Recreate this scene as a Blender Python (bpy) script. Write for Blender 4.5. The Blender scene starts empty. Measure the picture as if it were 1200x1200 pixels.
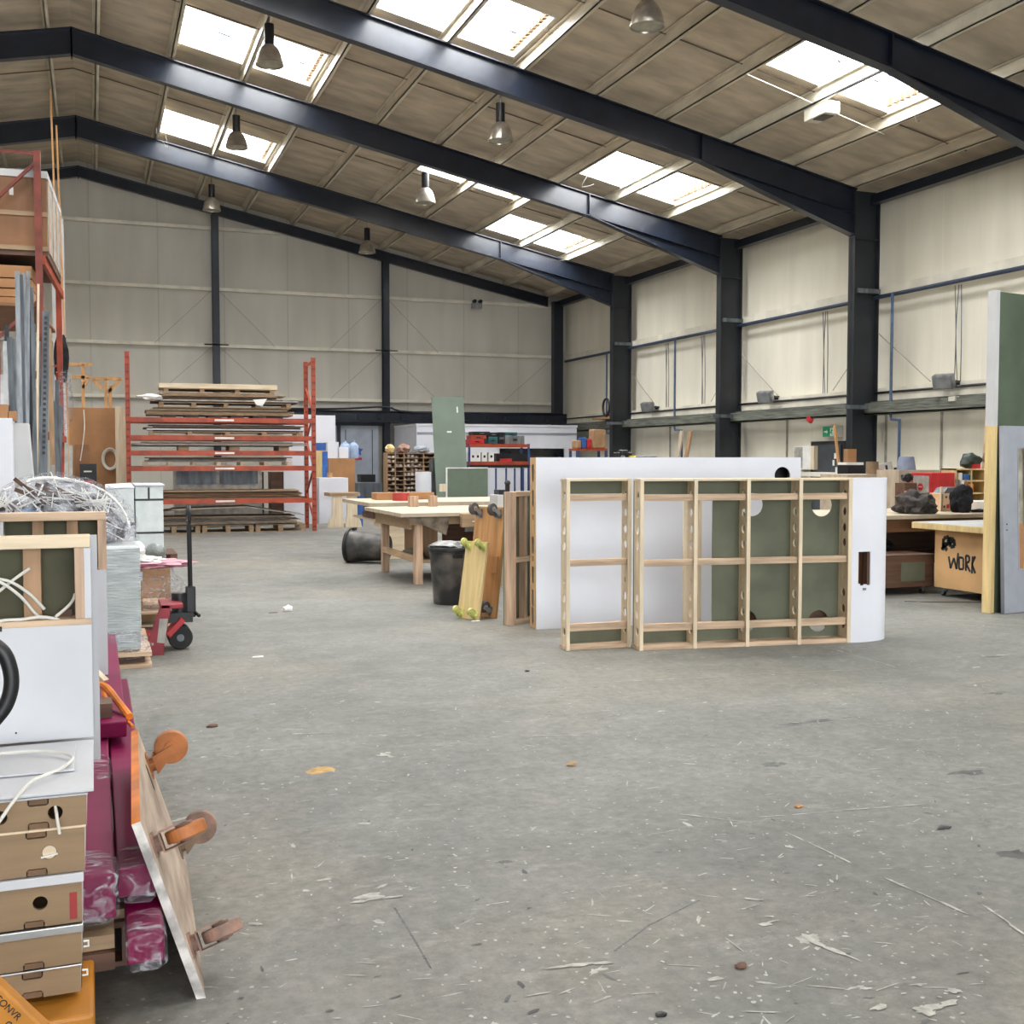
import bpy, bmesh, math, random
from mathutils import Vector, Matrix, Euler
C = bpy.context.scene.collection
PI = math.pi; rad = math.radians
random.seed(7)
# ---------------------------------------------------------------- camera, world, light, exposure
F_PX, EYE, YAW, PITCH = 1310.0, 1.6, rad(20.54), rad(2.753)
cam = bpy.data.objects.new('camera', bpy.data.cameras.new('camera')); C.objects.link(cam)
cam.data.sensor_width = 36; cam.data.lens = F_PX / 1200 * 36; cam.data.clip_end = 300
cam.location = (0, 0, EYE); cam.rotation_euler = (rad(90) - PITCH, 0, -YAW)
bpy.context.scene.camera = cam
w = bpy.data.worlds.new('sky'); bpy.context.scene.world = w; w.use_nodes = True
bgn = w.node_tree.nodes['Background']; bgn.inputs[0].default_value = (0.86, 0.93, 1.0, 1); bgn.inputs[1].default_value = 6.0
SKY_L = 24.0          # radiance of the overcast sky over each rooflight
ASSUMED_DOOR_L = 2.2
vs = bpy.context.scene.view_settings
vs.view_transform = 'Standard'; vs.look = 'None'; vs.gamma = 1; vs.use_curve_mapping = False; vs.exposure = 0.08
cy = bpy.context.scene.cycles
cy.max_bounces = 8; cy.diffuse_bounces = 5; cy.glossy_bounces = 3; cy.transparent_max_bounces = 10
cy.sample_clamp_indirect = 6; cy.use_denoising = True
cy.caustics_reflective = False; cy.caustics_refractive = False
def area_light(name, loc, rot, sx, sy, L, col=(1.0, 0.99, 0.975)):
    d = bpy.data.lights.new(name, 'AREA'); d.shape = 'RECTANGLE'; d.size = sx; d.size_y = sy
    d.energy = L * PI * sx * sy; d.color = col
    o = bpy.data.objects.new(name, d); o.location = loc; o.rotation_euler = rot; C.objects.link(o); return o
RX, RZ, RS = -0.25, 9.93, 0.207       # ridge line, top of rafters at ridge, roof slope
def rz_top(x): return RZ - RS * abs(x - RX)
FRAMES = [-8.0, -2.6, 2.7, 8.0, 13.35, 18.65, 23.7, 29.65, 34.62]
SKYL = []                              # (x0, x1, xm, y0, y1) rooflight pairs between purlins
for yc in (14.85, 22.25, 28.65): SKYL.append((10.1, 12.8, 11.4, yc - .98, yc + .98))
for yc in (17.75, 25.45): SKYL.append((4.45, 7.1, 5.8, yc - .95, yc + .98) if yc < 20 else (7.3, 10.0, 8.6, yc - .95, yc + .95))
for yc in (22.28, 28.65): SKYL.append((1.65, 4.35, 3.0, yc - .98, yc + .98))
for yc in (11.2, 4.0, -5.0): SKYL.append((4.45, 7.1, 5.8, yc - .95, yc + .95))  # unseen rooflights over the near bays, added and thinned out for light
for yc in (6.0, -5.0): SKYL.append((10.1, 12.8, 11.4, yc - .95, yc + .95))
for yc in (15.6, 9.0): SKYL.append((1.65, 4.35, 3.0, yc - .95, yc + .95))
for yc in (28.65, 22.25, 15.8, 9.0, -3.0): SKYL.append((-6.0, -3.35, -4.7, yc - .95, yc + .95))
for yc in (25.5, 17.5, 9.5): SKYL.append((-13.0, -10.35, -11.7, yc - .95, yc + .95))
for i, (x0, x1, xm, y0, y1) in enumerate(SKYL):
    xc = (x0 + x1) / 2
    s = 1 if xc > RX else -1
    area_light('rooflight_daylight', (xc, (y0 + y1) / 2, rz_top(xc) + .62), (0, math.atan(RS) * s, 0), x1 - x0, y1 - y0, SKY_L)
area_light('assumed_entrance_daylight', (1.0, -11.2, 2.9), (rad(90), 0, 0), 15.0, 5.6, ASSUMED_DOOR_L)  # assumed, unseen door opening put behind the camera for front light
# ---------------------------------------------------------------- pixel helpers: a photo point on a real plane of the place
def _ray(px, py):
    r = (px - 600) / F_PX; u = (600 - py) / F_PX; cy_, sy_, cp, sp = math.cos(YAW), math.sin(YAW), math.cos(PITCH), math.sin(PITCH)
    return Vector((sy_ * cp + r * cy_ + u * sy_ * sp, cy_ * cp - r * sy_ + u * cy_ * sp, -sp + u * cp))
def atY(px, py, Y): d = _ray(px, py); t = Y / d.y; return Vector((t * d.x, Y, EYE + t * d.z))
def atX(px, py, X): d = _ray(px, py); t = X / d.x; return Vector((X, t * d.y, EYE + t * d.z))
def atZ(px, py, Z=0.0): d = _ray(px, py); t = (Z - EYE) / d.z; return Vector((t * d.x, t * d.y, Z))
# ---------------------------------------------------------------- materials
MAT = {}
def mat(name, col, rough=.6, metal=0, var=.12, scale=6, bump=0.0, stretch=None, bscale=40, spec=.5, col2=None, alpha=1, coat=0, thr=None, lo=.35, hi=.65):
    if name in MAT: return MAT[name]
    m = bpy.data.materials.new(name); m.use_nodes = True; N = m.node_tree; b = N.nodes['Principled BSDF']; L = N.links.new
    b.inputs['Roughness'].default_value = rough; b.inputs['Metallic'].default_value = metal
    b.inputs['Specular IOR Level'].default_value = spec; b.inputs['Coat Weight'].default_value = coat
    tc = N.nodes.new('ShaderNodeTexCoord'); mp = N.nodes.new('ShaderNodeMapping'); L(tc.outputs['Object'], mp.inputs['Vector'])
    if stretch: mp.inputs['Scale'].default_value = stretch
    nz = N.nodes.new('ShaderNodeTexNoise'); nz.inputs['Scale'].default_value = scale; nz.inputs['Detail'].default_value = 5
    L(mp.outputs[0], nz.inputs['Vector'])
    cr = N.nodes.new('ShaderNodeValToRGB'); L(nz.outputs['Fac'], cr.inputs[0])
    c2 = col2 or tuple(c * (1 - var * 2) for c in col)
    cr.color_ramp.elements[0].position = lo; cr.color_ramp.elements[1].position = hi
    cr.color_ramp.elements[0].color = (*c2, 1); cr.color_ramp.elements[1].color = (*[min(1, c * (1 + var * .5)) for c in col], 1)
    L(cr.outputs[0], b.inputs['Base Color'])
    if bump:
        n2 = N.nodes.new('ShaderNodeTexNoise'); n2.inputs['Scale'].default_value = bscale; n2.inputs['Detail'].default_value = 3; L(mp.outputs[0], n2.inputs['Vector'])
        bp = N.nodes.new('ShaderNodeBump'); bp.inputs['Strength'].default_value = bump; bp.inputs['Distance'].default_value = .02
        L(n2.outputs['Fac'], bp.inputs['Height']); L(bp.outputs[0], b.inputs['Normal'])
    if alpha < 1:
        b.inputs['Alpha'].default_value = alpha
    MAT[name] = m; return m
def wood(name, col, axis=0, var=.14, rough=.65, **k):
    st = [14, 14, 14]; st[axis] = 1.1
    return mat(name, col, rough, var=var, scale=1.6, stretch=tuple(st), bump=.08, bscale=3, **k)
M = {}
M['steel_navy'] = mat('navy_painted_steel', (.012, .017, .030), .30, var=.15, scale=3, bump=.05, bscale=6)
M['steel_col'] = mat('charcoal_painted_steel', (.018, .022, .028), .5, var=.15, scale=2)
M['cream_steel'] = mat('cream_painted_steel', (.74, .67, .54), .5, var=.12, scale=2, stretch=(3, .6, 3))
M['cream_light'] = mat('pale_cream_steel', (.80, .76, .65), .5, var=.1, scale=2)
M['liner'] = mat('roof_liner_board', (.62, .53, .41), .75, var=.14, scale=1.1, stretch=(1, 2.5, 1), bump=.15, bscale=3)
M['white'] = mat('white_melamine', (.75, .76, .82), .45, var=.03, scale=1.5)
M['white_warm'] = mat('white_painted_board', (.56, .56, .56), .55, var=.05, scale=2)
M['green_olive_shaded'] = mat('olive_backing_shaded', (.085, .082, .045), .8, var=.15, scale=3)  # olive tint of the board, with the recess shade darkened into the colour
M['stud_brown'] = wood('brown_stud', (.40, .24, .13), 2, .15)
M['white_fg'] = mat('greyer_white_board', (.57, .575, .60), .5, var=.05, scale=2)  # greyer copy of the white, toned down for the foreground panels
M['green'] = mat('green_plasterboard', (.145, .155, .105), .8, var=.12, scale=2.2, bump=.05)
M['green_pale'] = mat('pale_green_board', (.185, .235, .19), .7, var=.08, scale=1.3)
M['ply_x'] = wood('pale_plywood_x', (.74, .60, .42), 0, .1)
M['ply_z'] = wood('pale_plywood_z', (.76, .63, .45), 2, .1)
M['ply_p'] = wood('pale_plywood_plate', (.74, .61, .43), 1, .08)
M['pine_x'] = wood('pine_x', (.64, .46, .31), 0, .2)
M['pine_z'] = wood('pine_z', (.60, .41, .28), 2, .2)
M['pine_y'] = wood('pine_y', (.56, .37, .22), 1, .2)
M['orange_ply_y'] = wood('orange_plywood_y', (.60, .31, .12), 1, .12)
M['yellow_ply_y'] = wood('yellow_plywood_y', (.74, .55, .26), 1, .1)
M['ply_dull'] = wood('dusty_plywood', (.40, .27, .155), 0, .14)
M['ply_dull_z'] = wood('dusty_plywood_z', (.42, .26, .14), 2, .14)
M['dark_wood'] = wood('dark_stained_wood', (.13, .065, .04), 0, .2)
M['dark_wood_z'] = wood('dark_stained_wood_z', (.16, .085, .05), 2, .2)
M['mdf'] = mat('brown_mdf', (.40, .20, .085), .7, var=.1, scale=2)
M['mdf_dark'] = mat('brown_hardboard', (.27, .13, .06), .65, var=.15, scale=1.5)
M['orange_ply'] = wood('orange_plywood', (.60, .31, .12), 2, .12)
M['yellow_ply'] = wood('yellow_plywood', (.74, .55, .26), 2, .1)
M['rack'] = mat('orange_red_rack_steel', (.40, .06, .02), .45, var=.18, scale=5)
M['rack_old'] = mat('dull_red_rack_steel', (.20, .04, .025), .5, var=.2, scale=5)
M['galv'] = mat('galvanised_steel', (.34, .36, .38), .35, .8, var=.2, scale=4, stretch=(3, 3, .5))
M['grey_steel'] = mat('grey_steel', (.16, .18, .20), .45, .4, var=.25, scale=3, stretch=(3, 3, .4))
M['alu'] = mat('aluminium', (.62, .63, .63), .3, .9, var=.1)
M['black'] = mat('black_plastic', (.012, .012, .014), .42, var=.3, scale=4)
M['black_dust'] = mat('dusty_black_plastic', (.022, .022, .022), .45, col2=(.16, .14, .12), var=.1, scale=2.6, lo=.30, hi=.5)
M['black_cloth'] = mat('black_cloth', (.012, .012, .016), .95, var=.3, scale=9, bump=.5, bscale=12)
M['grey_cloth'] = mat('dark_grey_cloth', (.07, .06, .055), .95, var=.3, scale=9, bump=.5, bscale=12)
M['rubber'] = mat('black_rubber', (.018, .018, .018), .7)
M['red'] = mat('red_paint', (.55, .022, .03), .4, var=.15)
M['red_truck'] = mat('crimson_truck_paint', (.30, .012, .025), .4, var=.2, scale=6)
M['maroon'] = mat('maroon_laminate', (.20, .002, .055), .5, var=.12, scale=2.5, spec=.2)
M['pink'] = mat('pink_sheet', (.60, .30, .36), .6, var=.15)
M['navy'] = mat('blue_painted_steel', (.03, .07, .22), .5, var=.2)
M['blue_pipe'] = mat('blue_air_pipe', (.075, .13, .23), .5, var=.15)
M['blue'] = mat('blue_plastic', (.03, .12, .42), .5, var=.15)
M['teal'] = mat('teal_plastic', (.03, .13, .14), .5, var=.2)
M['door_grey'] = mat('lilac_grey_door', (.34, .36, .41), .5, var=.05)
M['door_dark'] = mat('dark_grey_door', (.055, .065, .075), .5, var=.1)
M['grey_blue'] = mat('blue_grey_steel_door', (.38, .42, .49), .5, var=.12, scale=1.5)
M['cardboard'] = mat('cardboard', (.42, .25, .13), .85, var=.12)
M['glass_dark'] = mat('dark_window_glass', (.012, .014, .018), .12, var=.1)
M['wrap'] = mat('stretch_wrap_over_white', (.70, .74, .74), .22, var=.10, scale=5, stretch=(1, 1, 6), bump=.7, bscale=9, col2=(.56, .60, .61))
def film_mat():
    m = bpy.data.materials.new('clear_film'); m.use_nodes = True; N = m.node_tree; L = N.links.new; b = N.nodes['Principled BSDF']; out = N.nodes['Material Output']
    b.inputs['Base Color'].default_value = (.55, .55, .60, 1); b.inputs['Roughness'].default_value = .18
    tc = N.nodes.new('ShaderNodeTexCoord'); mp = N.nodes.new('ShaderNodeMapping'); mp.inputs['Scale'].default_value = (9, 22, 12); mp.inputs['Rotation'].default_value = (.4, .3, .7); L(tc.outputs['Object'], mp.inputs[0])
    nz = N.nodes.new('ShaderNodeTexNoise'); nz.inputs['Scale'].default_value = 1.6; nz.inputs['Detail'].default_value = 5; nz.inputs['Distortion'].default_value = 1.2; L(mp.outputs[0], nz.inputs['Vector'])
    bp = N.nodes.new('ShaderNodeBump'); bp.inputs['Strength'].default_value = 1; bp.inputs['Distance'].default_value = .03; L(nz.outputs['Fac'], bp.inputs['Height']); L(bp.outputs[0], b.inputs['Normal'])
    r = N.nodes.new('ShaderNodeValToRGB'); r.color_ramp.elements[0].position = .50; r.color_ramp.elements[1].position = .70; r.color_ramp.elements[0].color = (.05, .05, .05, 1); r.color_ramp.elements[1].color = (.62, .62, .62, 1); L(nz.outputs['Fac'], r.inputs[0])
    tr = N.nodes.new('ShaderNodeBsdfTransparent'); tr.inputs[0].default_value = (.97, .97, .98, 1); mx = N.nodes.new('ShaderNodeMixShader'); L(r.outputs[0], mx.inputs[0]); L(tr.outputs[0], mx.inputs[1]); L(b.outputs[0], mx.inputs[2]); L(mx.outputs[0], out.inputs[0]); return m
M['film'] = film_mat()
M['film_blue'] = mat('blue_film_bundle', (.20, .32, .50), .25, var=.4, scale=8, bump=1.0, bscale=14)
M['orange'] = mat('orange_paint', (.78, .22, .02), .5, var=.2)
M['orange_dusty'] = mat('orange_dusty_wheel', (.50, .17, .045), .6, var=.25, scale=8)
M['dusty_pink'] = mat('dusty_pink_caster', (.34, .19, .14), .7, var=.3, scale=14, col2=(.17, .11, .085))
M['yellow_steel'] = mat('worn_yellow_truck', (.56, .22, .02), .5, var=.2, scale=3)
M['brown_board'] = mat('brown_edge', (.27, .18, .11), .8, var=.2)
M['cable'] = mat('white_cable', (.68, .66, .60), .5, var=.05)
M['yellow'] = mat('yellow_plastic', (.80, .58, .04), .5)
M['lime'] = mat('lime_wheel', (.62, .62, .20), .5, var=.25, scale=12)
M['exit_green'] = mat('exit_green', (.01, .36, .16), .5, var=.03)
M['paper'] = mat('white_paper', (.80, .79, .76), .7, var=.05)
M['lampmetal'] = mat('spun_aluminium', (.55, .50, .43), .3, .7, var=.25, scale=5)
M['grime_wood'] = mat('pale_worktop', (.55, .455, .335), .6, var=.12, scale=3, stretch=(1, 3, 1))
M['ink'] = mat('black_marker_ink', (.02, .018, .018), .7)
M['spray'] = mat('dark_spray_paint', (.035, .045, .05), .8, var=.4, scale=30)
# ---------------------------------------------------------------- mesh helpers
class MB:
    def __init__(s): s.bm = bmesh.new()
    def box(s, x0, x1, y0, y1, z0, z1, mx=None):
        v = [s.bm.verts.new((x, y, z)) for z in (z0, z1) for y in (y0, y1) for x in (x0, x1)]
        for f in ((0, 2, 3, 1), (4, 5, 7, 6), (0, 1, 5, 4), (2, 6, 7, 3), (0, 4, 6, 2), (1, 3, 7, 5)): s.bm.faces.new([v[i] for i in f])
        if mx is not None:
            for q in v: q.co = mx @ q.co
        return s
    def bar(s, p, q, w, t, up=(0, 0, 1)):       # w across, t along 'up'
        p, q = Vector(p), Vector(q); d = (q - p); ln = d.length; d.normalize(); u = Vector(up)
        if abs(d.dot(u)) > .99: u = Vector((0, 1, 0))
        a = d.cross(u).normalized(); b = a.cross(d).normalized()
        mx = Matrix((( *(d),), (*a,), (*b,))).transposed().to_4x4(); mx.translation = p
        return s.box(0, ln, -w / 2, w / 2, -t / 2, t / 2, mx)
    def cyl(s, p, q, r0, r1=None, n=16, caps=True):
        p, q = Vector(p), Vector(q); r1 = r0 if r1 is None else r1
        d = (q - p).normalized(); u = Vector((0, 0, 1)) if abs(d.z) < .9 else Vector((1, 0, 0))
        a = d.cross(u).normalized(); b = d.cross(a)
        A = [s.bm.verts.new(p + (a * math.cos(2 * PI * i / n) + b * math.sin(2 * PI * i / n)) * r0) for i in range(n)]
        B = [s.bm.verts.new(q + (a * math.cos(2 * PI * i / n) + b * math.sin(2 * PI * i / n)) * r1) for i in range(n)]
        for i in range(n): s.bm.faces.new((A[i], A[(i + 1) % n], B[(i + 1) % n], B[i]))
        if caps: s.bm.faces.new(A[::-1]); s.bm.faces.new(B)
        return s
    def tube(s, pts, r, n=8, smooth=4):
        P = [Vector(p) for p in pts]
        if smooth > 1 and len(P) > 2:
            Q = []
            for i in range(len(P) - 1):
                p0 = P[max(i - 1, 0)]; p1 = P[i]; p2 = P[i + 1]; p3 = P[min(i + 2, len(P) - 1)]
                for k in range(smooth):
                    t = k / smooth; Q.append(.5 * ((2 * p1) + (p2 - p0) * t + (2 * p0 - 5 * p1 + 4 * p2 - p3) * t * t + (3 * p1 - p0 - 3 * p2 + p3) * t ** 3))
            Q.append(P[-1]); P = Q
        rings = []; a = None
        for i, p in enumerate(P):
            d = (P[min(i + 1, len(P) - 1)] - P[max(i - 1, 0)]).normalized()
            if a is None: a = d.orthogonal().normalized()
            a = (a - d * a.dot(d)).normalized(); b = d.cross(a)
            rings.append([s.bm.verts.new(p + (a * math.cos(2 * PI * j / n) + b * math.sin(2 * PI * j / n)) * r) for j in range(n)])
        for i in range(len(rings) - 1):
            for j in range(n): s.bm.faces.new((rings[i][j], rings[i][(j + 1) % n], rings[i + 1][(j + 1) % n], rings[i + 1][j]))
        s.bm.faces.new(rings[0][::-1]); s.bm.faces.new(rings[-1]); return s
    def lathe(s, prof, n=24, mx=None, close=False):
        rings = []
        for r, z in prof:
            rings.append([s.bm.verts.new((r * math.cos(2 * PI * j / n), r * math.sin(2 * PI * j / n), z)) for j in range(n)])
        for i in range(len(rings) - 1):
            for j in range(n): s.bm.faces.new((rings[i][j], rings[i][(j + 1) % n], rings[i + 1][(j + 1) % n], rings[i + 1][j]))
        if close: s.bm.faces.new(rings[0][::-1]); s.bm.faces.new(rings[-1])
        if mx is not None:
            for R_ in rings:
                for v in R_: v.co = mx @ v.co
        return s
    def prism(s, poly, vec):                     # poly: planar 3D points, extruded by vec
        A = [s.bm.verts.new(Vector(p)) for p in poly]; B = [s.bm.verts.new(Vector(p) + Vector(vec)) for p in poly]; n = len(A)
        s.bm.faces.new(A[::-1]); s.bm.faces.new(B)
        for i in range(n): s.bm.faces.new((A[i], A[(i + 1) % n], B[(i + 1) % n], B[i]))
        return s
    def blob(s, c, sc, seed=0, amp=.25, sub=3, fl=None, sq=1.0):
        r = bmesh.ops.create_icosphere(s.bm, subdivisions=sub, radius=1)
        from mathutils import noise
        for v in r['verts']:
            n = noise.noise(v.co * 1.7 + Vector((seed * 3.1, seed, 0))) + .5 * noise.noise(v.co * 4.1 + Vector((seed, 0, 5)))
            q = v.co if sq == 1.0 else Vector([math.copysign(abs(k) ** sq, k) for k in v.co]); co = q * (1 + amp * n); co = Vector((co.x * sc[0], co.y * sc[1], co.z * sc[2])) + Vector(c)
            if fl is not None: co.z = max(co.z, fl)
            v.co = co
        return s
    def mesh(s, name, m, smooth=False):
        me = bpy.data.meshes.new(name); bmesh.ops.recalc_face_normals(s.bm, faces=s.bm.faces[:]); s.bm.to_mesh(me); s.bm.free()
        me.materials.append(m)
        if smooth:
            me.polygons.foreach_set('use_smooth', [True] * len(me.polygons))
            me.set_sharp_from_angle(angle=rad(40))
        return me
def link(name, me, parent=None, loc=(0, 0, 0), rz=0, label=None, bev=0):
    o = bpy.data.objects.new(name, me); C.objects.link(o); o.location = loc; o.rotation_euler = (0, 0, rz)
    if parent is not None: o.parent = parent
    if label: o['label'] = label
    if bev:
        b = o.modifiers.new('edge', 'BEVEL'); b.width = bev; b.segments = 2; b.limit_method = 'ANGLE'
    return o
def part(mb, name, m, parent, label=None, bev=0, smooth=False, kind=None):
    o = link(name, mb.mesh(name, m, smooth), parent, label=label, bev=bev)
    if kind: o['kind'] = kind
    return o
def tag(o, label, cat, group=None):
    o['label'] = label; o['category'] = cat
    if group: o['group'] = group
    return o
def thing(name, label, cat, loc=(0, 0, 0), rz=0, group=None):
    o = bpy.data.objects.new(name, None); C.objects.link(o); o.location = loc; o.rotation_euler = (0, 0, rz); o.empty_display_size = .1
    return tag(o, label, cat, group)
def solo(mb, name, m, label, cat, loc=(0, 0, 0), rz=0, group=None, bev=0, smooth=False):
    return tag(link(name, mb.mesh(name, m, smooth), None, loc, rz, bev=bev), label, cat, group)
def struct(mb, name, m, parent=None, label=None, smooth=False, bev=0):
    o = link(name, mb.mesh(name, m, smooth), parent, bev=bev)
    if parent is None: o['kind'] = 'structure'
    if label: o['label'] = label
    return o
def sempty(name, label, loc=(0, 0, 0), rz=0):
    o = bpy.data.objects.new(name, None); C.objects.link(o); o.location = loc; o.rotation_euler = (0, 0, rz); o['kind'] = 'structure'; o['label'] = label; return o
def copy_tree(o, parent=None):
    c = o.copy(); C.objects.link(c)
    if parent is not None: c.parent = parent
    for ch in list(o.children): copy_tree(ch, c)
    return c
def plate(name, outline, holes, t, m):
    """flat sheet in local XY with real holes (list of closed loops), thickness t, centred on z=0"""
    cu = bpy.data.curves.new(name, 'CURVE'); cu.dimensions = '2D'; cu.fill_mode = 'BOTH'; cu.extrude = t / 2
    for lp in [outline] + holes:
        sp = cu.splines.new('POLY'); sp.points.add(len(lp) - 1)
        for p, q in zip(sp.points, lp): p.co = (q[0], q[1], 0, 1)
        sp.use_cyclic_u = True
    o = bpy.data.objects.new('tmp', cu); C.objects.link(o); bpy.context.view_layer.update()
    me = bpy.data.meshes.new_from_object(o.evaluated_get(bpy.context.evaluated_depsgraph_get())); bpy.data.objects.remove(o)
    me.materials.clear(); me.materials.append(m); me.name = name
    return me
def circ(cx, cy, rx, ry=None, n=20): ry = ry or rx; return [(cx + rx * math.cos(2 * PI * i / n), cy + ry * math.sin(2 * PI * i / n)) for i in range(n)]
def slot(cx, cy, w, h): return [(cx + w / 2 * math.cos(a), cy + (h / 2 - w / 2) * (1 if a < PI else -1) + w / 2 * math.sin(a)) for a in [PI * i / 8 for i in range(9)] + [PI + PI * i / 8 for i in range(9)]]
def rect(x0, x1, y0, y1): return [(x0, y0), (x1, y0), (x1, y1), (x0, y1)]
def setmx(o, X, Y, Z, org):
    mx = Matrix((Vector(X), Vector(Y), Vector(Z))).transposed().to_4x4(); mx.translation = Vector(org); o.matrix_local = mx
def text_mesh(name, s, size, m, ext=.0006, bevel=0):
    cu = bpy.data.curves.new(name, 'FONT'); cu.body = s; cu.size = size; cu.extrude = ext; cu.align_x = 'CENTER'; cu.align_y = 'CENTER'; cu.offset = bevel
    o = bpy.data.objects.new('tmp', cu); C.objects.link(o); bpy.context.view_layer.update()
    me = bpy.data.meshes.new_from_object(o.evaluated_get(bpy.context.evaluated_depsgraph_get())); bpy.data.objects.remove(o)
    me.materials.clear(); me.materials.append(m); return me
def pbox(name, label, cat, x0, y0, x1, y1, Y, depth, m, group=None, bev=.004, z0=None):
    """box thing whose front face fills photo rectangle x0..x1, y0..y1 at depth plane Y"""
    a = atY(x0, y1, Y); b = atY(x1, y0, Y); zb = a.z if z0 is None else z0
    return solo(MB().box(-(b.x - a.x) / 2, (b.x - a.x) / 2, 0, depth, 0, b.z - zb), name, m, label, cat, ((a.x + b.x) / 2, Y, zb), 0, group, bev)
# ================================================================= STRUCTURE
# ---- floor: worn concrete with paint specks and scratches
def floor_mat():
    m = bpy.data.materials.new('worn_concrete'); m.use_nodes = True; N = m.node_tree; b = N.nodes['Principled BSDF']; L = N.links.new
    tc = N.nodes.new('ShaderNodeTexCoord')
    def noise(scale, detail=6, rough=.6, st=None):
        n = N.nodes.new('ShaderNodeTexNoise'); n.inputs['Scale'].default_value = scale; n.inputs['Detail'].default_value = detail; n.inputs['Roughness'].default_value = rough
        if st:
            mp = N.nodes.new('ShaderNodeMapping'); mp.inputs['Scale'].default_value = st; mp.inputs['Rotation'].default_value = (0, 0, .3); L(tc.outputs['Object'], mp.inputs[0]); L(mp.outputs[0], n.inputs['Vector'])
        else: L(tc.outputs['Object'], n.inputs['Vector'])
        return n.outputs['Fac']
    def ramp(f, p0, c0, p1, c1):
        r = N.nodes.new('ShaderNodeValToRGB'); r.color_ramp.elements[0].position = p0; r.color_ramp.elements[1].position = p1
        r.color_ramp.elements[0].color = (*c0, 1); r.color_ramp.elements[1].color = (*c1, 1); L(f, r.inputs[0]); return r.outputs[0]
    def mix(f, a, c, t='MIX'):
        n = N.nodes.new('ShaderNodeMix'); n.data_type = 'RGBA'; n.blend_type = t
        if isinstance(f, float): n.inputs[0].default_value = f
        else: L(f, n.inputs[0])
        L(a, n.inputs[6])
        if isinstance(c, tuple): n.inputs[7].default_value = (*c, 1)
        else: L(c, n.inputs[7])
        return n.outputs[2]
    base = ramp(noise(.45, 7), .3, (.125, .125, .112), .7, (.225, .222, .20))
    warm = ramp(noise(.33, 6), .48, (0, 0, 0), .68, (.75, .75, .75)); base = mix(warm, base, (.27, .24, .195))
    fine = ramp(noise(16, 6, .75), .25, (.58, .58, .58), .75, (1.28, 1.28, 1.28)); base = mix(1.0, base, fine, 'MULTIPLY')
    st = ramp(noise(2.2, 8, .85, (1, 2.2, 1)), .55, (0, 0, 0), .70, (.7, .7, .7)); base = mix(st, base, (.31, .30, .27))
    dk = ramp(noise(1.1, 8, .8), .56, (0, 0, 0), .72, (.6, .6, .6)); base = mix(dk, base, (.09, .09, .085))
    sp = ramp(noise(55, 2, .5), .72, (0, 0, 0), .76, (.85, .85, .85)); base = mix(sp, base, (.50, .49, .45))
    sd = ramp(noise(38, 2, .5), .70, (0, 0, 0), .75, (.7, .7, .7)); base = mix(sd, base, (.08, .08, .08))
    L(base, b.inputs['Base Color'])
    rr = ramp(noise(3, 4), .3, (.50, .50, .50), .7, (.72, .72, .72)); L(rr, b.inputs['Roughness']); b.inputs['Specular IOR Level'].default_value = .35
    bp = N.nodes.new('ShaderNodeBump'); bp.inputs['Strength'].default_value = .12; bp.inputs['Distance'].default_value = .01; L(noise(25, 5), bp.inputs['Height']); L(bp.outputs[0], b.inputs['Normal'])
    return m
struct(MB().box(-15.6, 15.1, -11, 35.2, -.2, 0), 'floor', floor_mat())
M['mark_white'] = mat('dried_white_paint', (.43, .42, .375), .7, var=.2, scale=20)
M['mark_dark'] = mat('dark_floor_stain', (.085, .085, .08), .6, var=.3, scale=9)
SPZ = [0]
def splat(mb, x, y, rx, ry, a, n=9, z=.0012):
    SPZ[0] = (SPZ[0] + 1) % 997; z = z * .5 + SPZ[0] * 2.0e-6
    r = random.random; ca, sa = math.cos(a), math.sin(a); vs_ = []
    for i in range(n):
        t = 2 * PI * i / n; k = .55 + .75 * r(); u, v = rx * k * math.cos(t), ry * k * math.sin(t); vs_.append(mb.bm.verts.new((x + u * ca - v * sa, y + u * sa + v * ca, z)))
    mb.bm.faces.new(vs_)
mw, md = MB(), MB()
for i in range(4200):
    Y = 2.4 + 15 * random.random() ** 1.4; X = Y * (.02 + 1.0 * random.random()) ** 1.0 * .95
    if X > 1.2 * Y or X > 13.5: continue
    k = random.random(); a = random.choice((.15, .25, -.5, 1.2, -.1)) + random.gauss(0, .3)
    if k < .62: splat(mw, X, Y, .003 + .006 * random.random(), .003 + .006 * random.random(), a)
    elif k < .86: splat(mw, X, Y, .012 + .045 * random.random() ** 2, .0015 + .003 * random.random(), a)
    elif k < .89: splat(mw, X, Y, .012 + .028 * random.random(), .006 + .010 * random.random(), a, 12)
    elif k < .95: splat(md, X, Y, .006 + .02 * random.random(), .003 + .007 * random.random(), a)
for (p, q, w_) in (((700, 800), (850, 793), .012), ((980, 762), (1050, 782), .012), ((1008, 785), (880, 790), .01), ((890, 958), (1080, 943), .008), ((800, 955), (878, 964), .008), ((920, 975), (1000, 1013), .009),
                   ((1040, 1030), (1130, 1070), .012), ((945, 1100), (1010, 1128), .02), ((625, 862), (690, 862), .008), ((345, 860), (395, 859), .02), ((640, 1135), (720, 1127), .02), ((412, 1058), (470, 1050), .025), ((1070, 700), (1180, 706), .012), ((1150, 1060), (1200, 1095), .01), ((1130, 925), (1200, 918), .006)):
    a, b = atZ(*p), atZ(*q); d = (b - a); n = max(3, int(d.length / .12)); nn = Vector((-d.y, d.x, 0)).normalized()
    for i in range(n):
        c = a + d * ((i + .5) / n) + nn * random.gauss(0, w_ * .25)
        splat(mw, c.x, c.y, d.length / n * .6, w_ * .5 * (.5 + random.random()), math.atan2(d.y, d.x))
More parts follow.
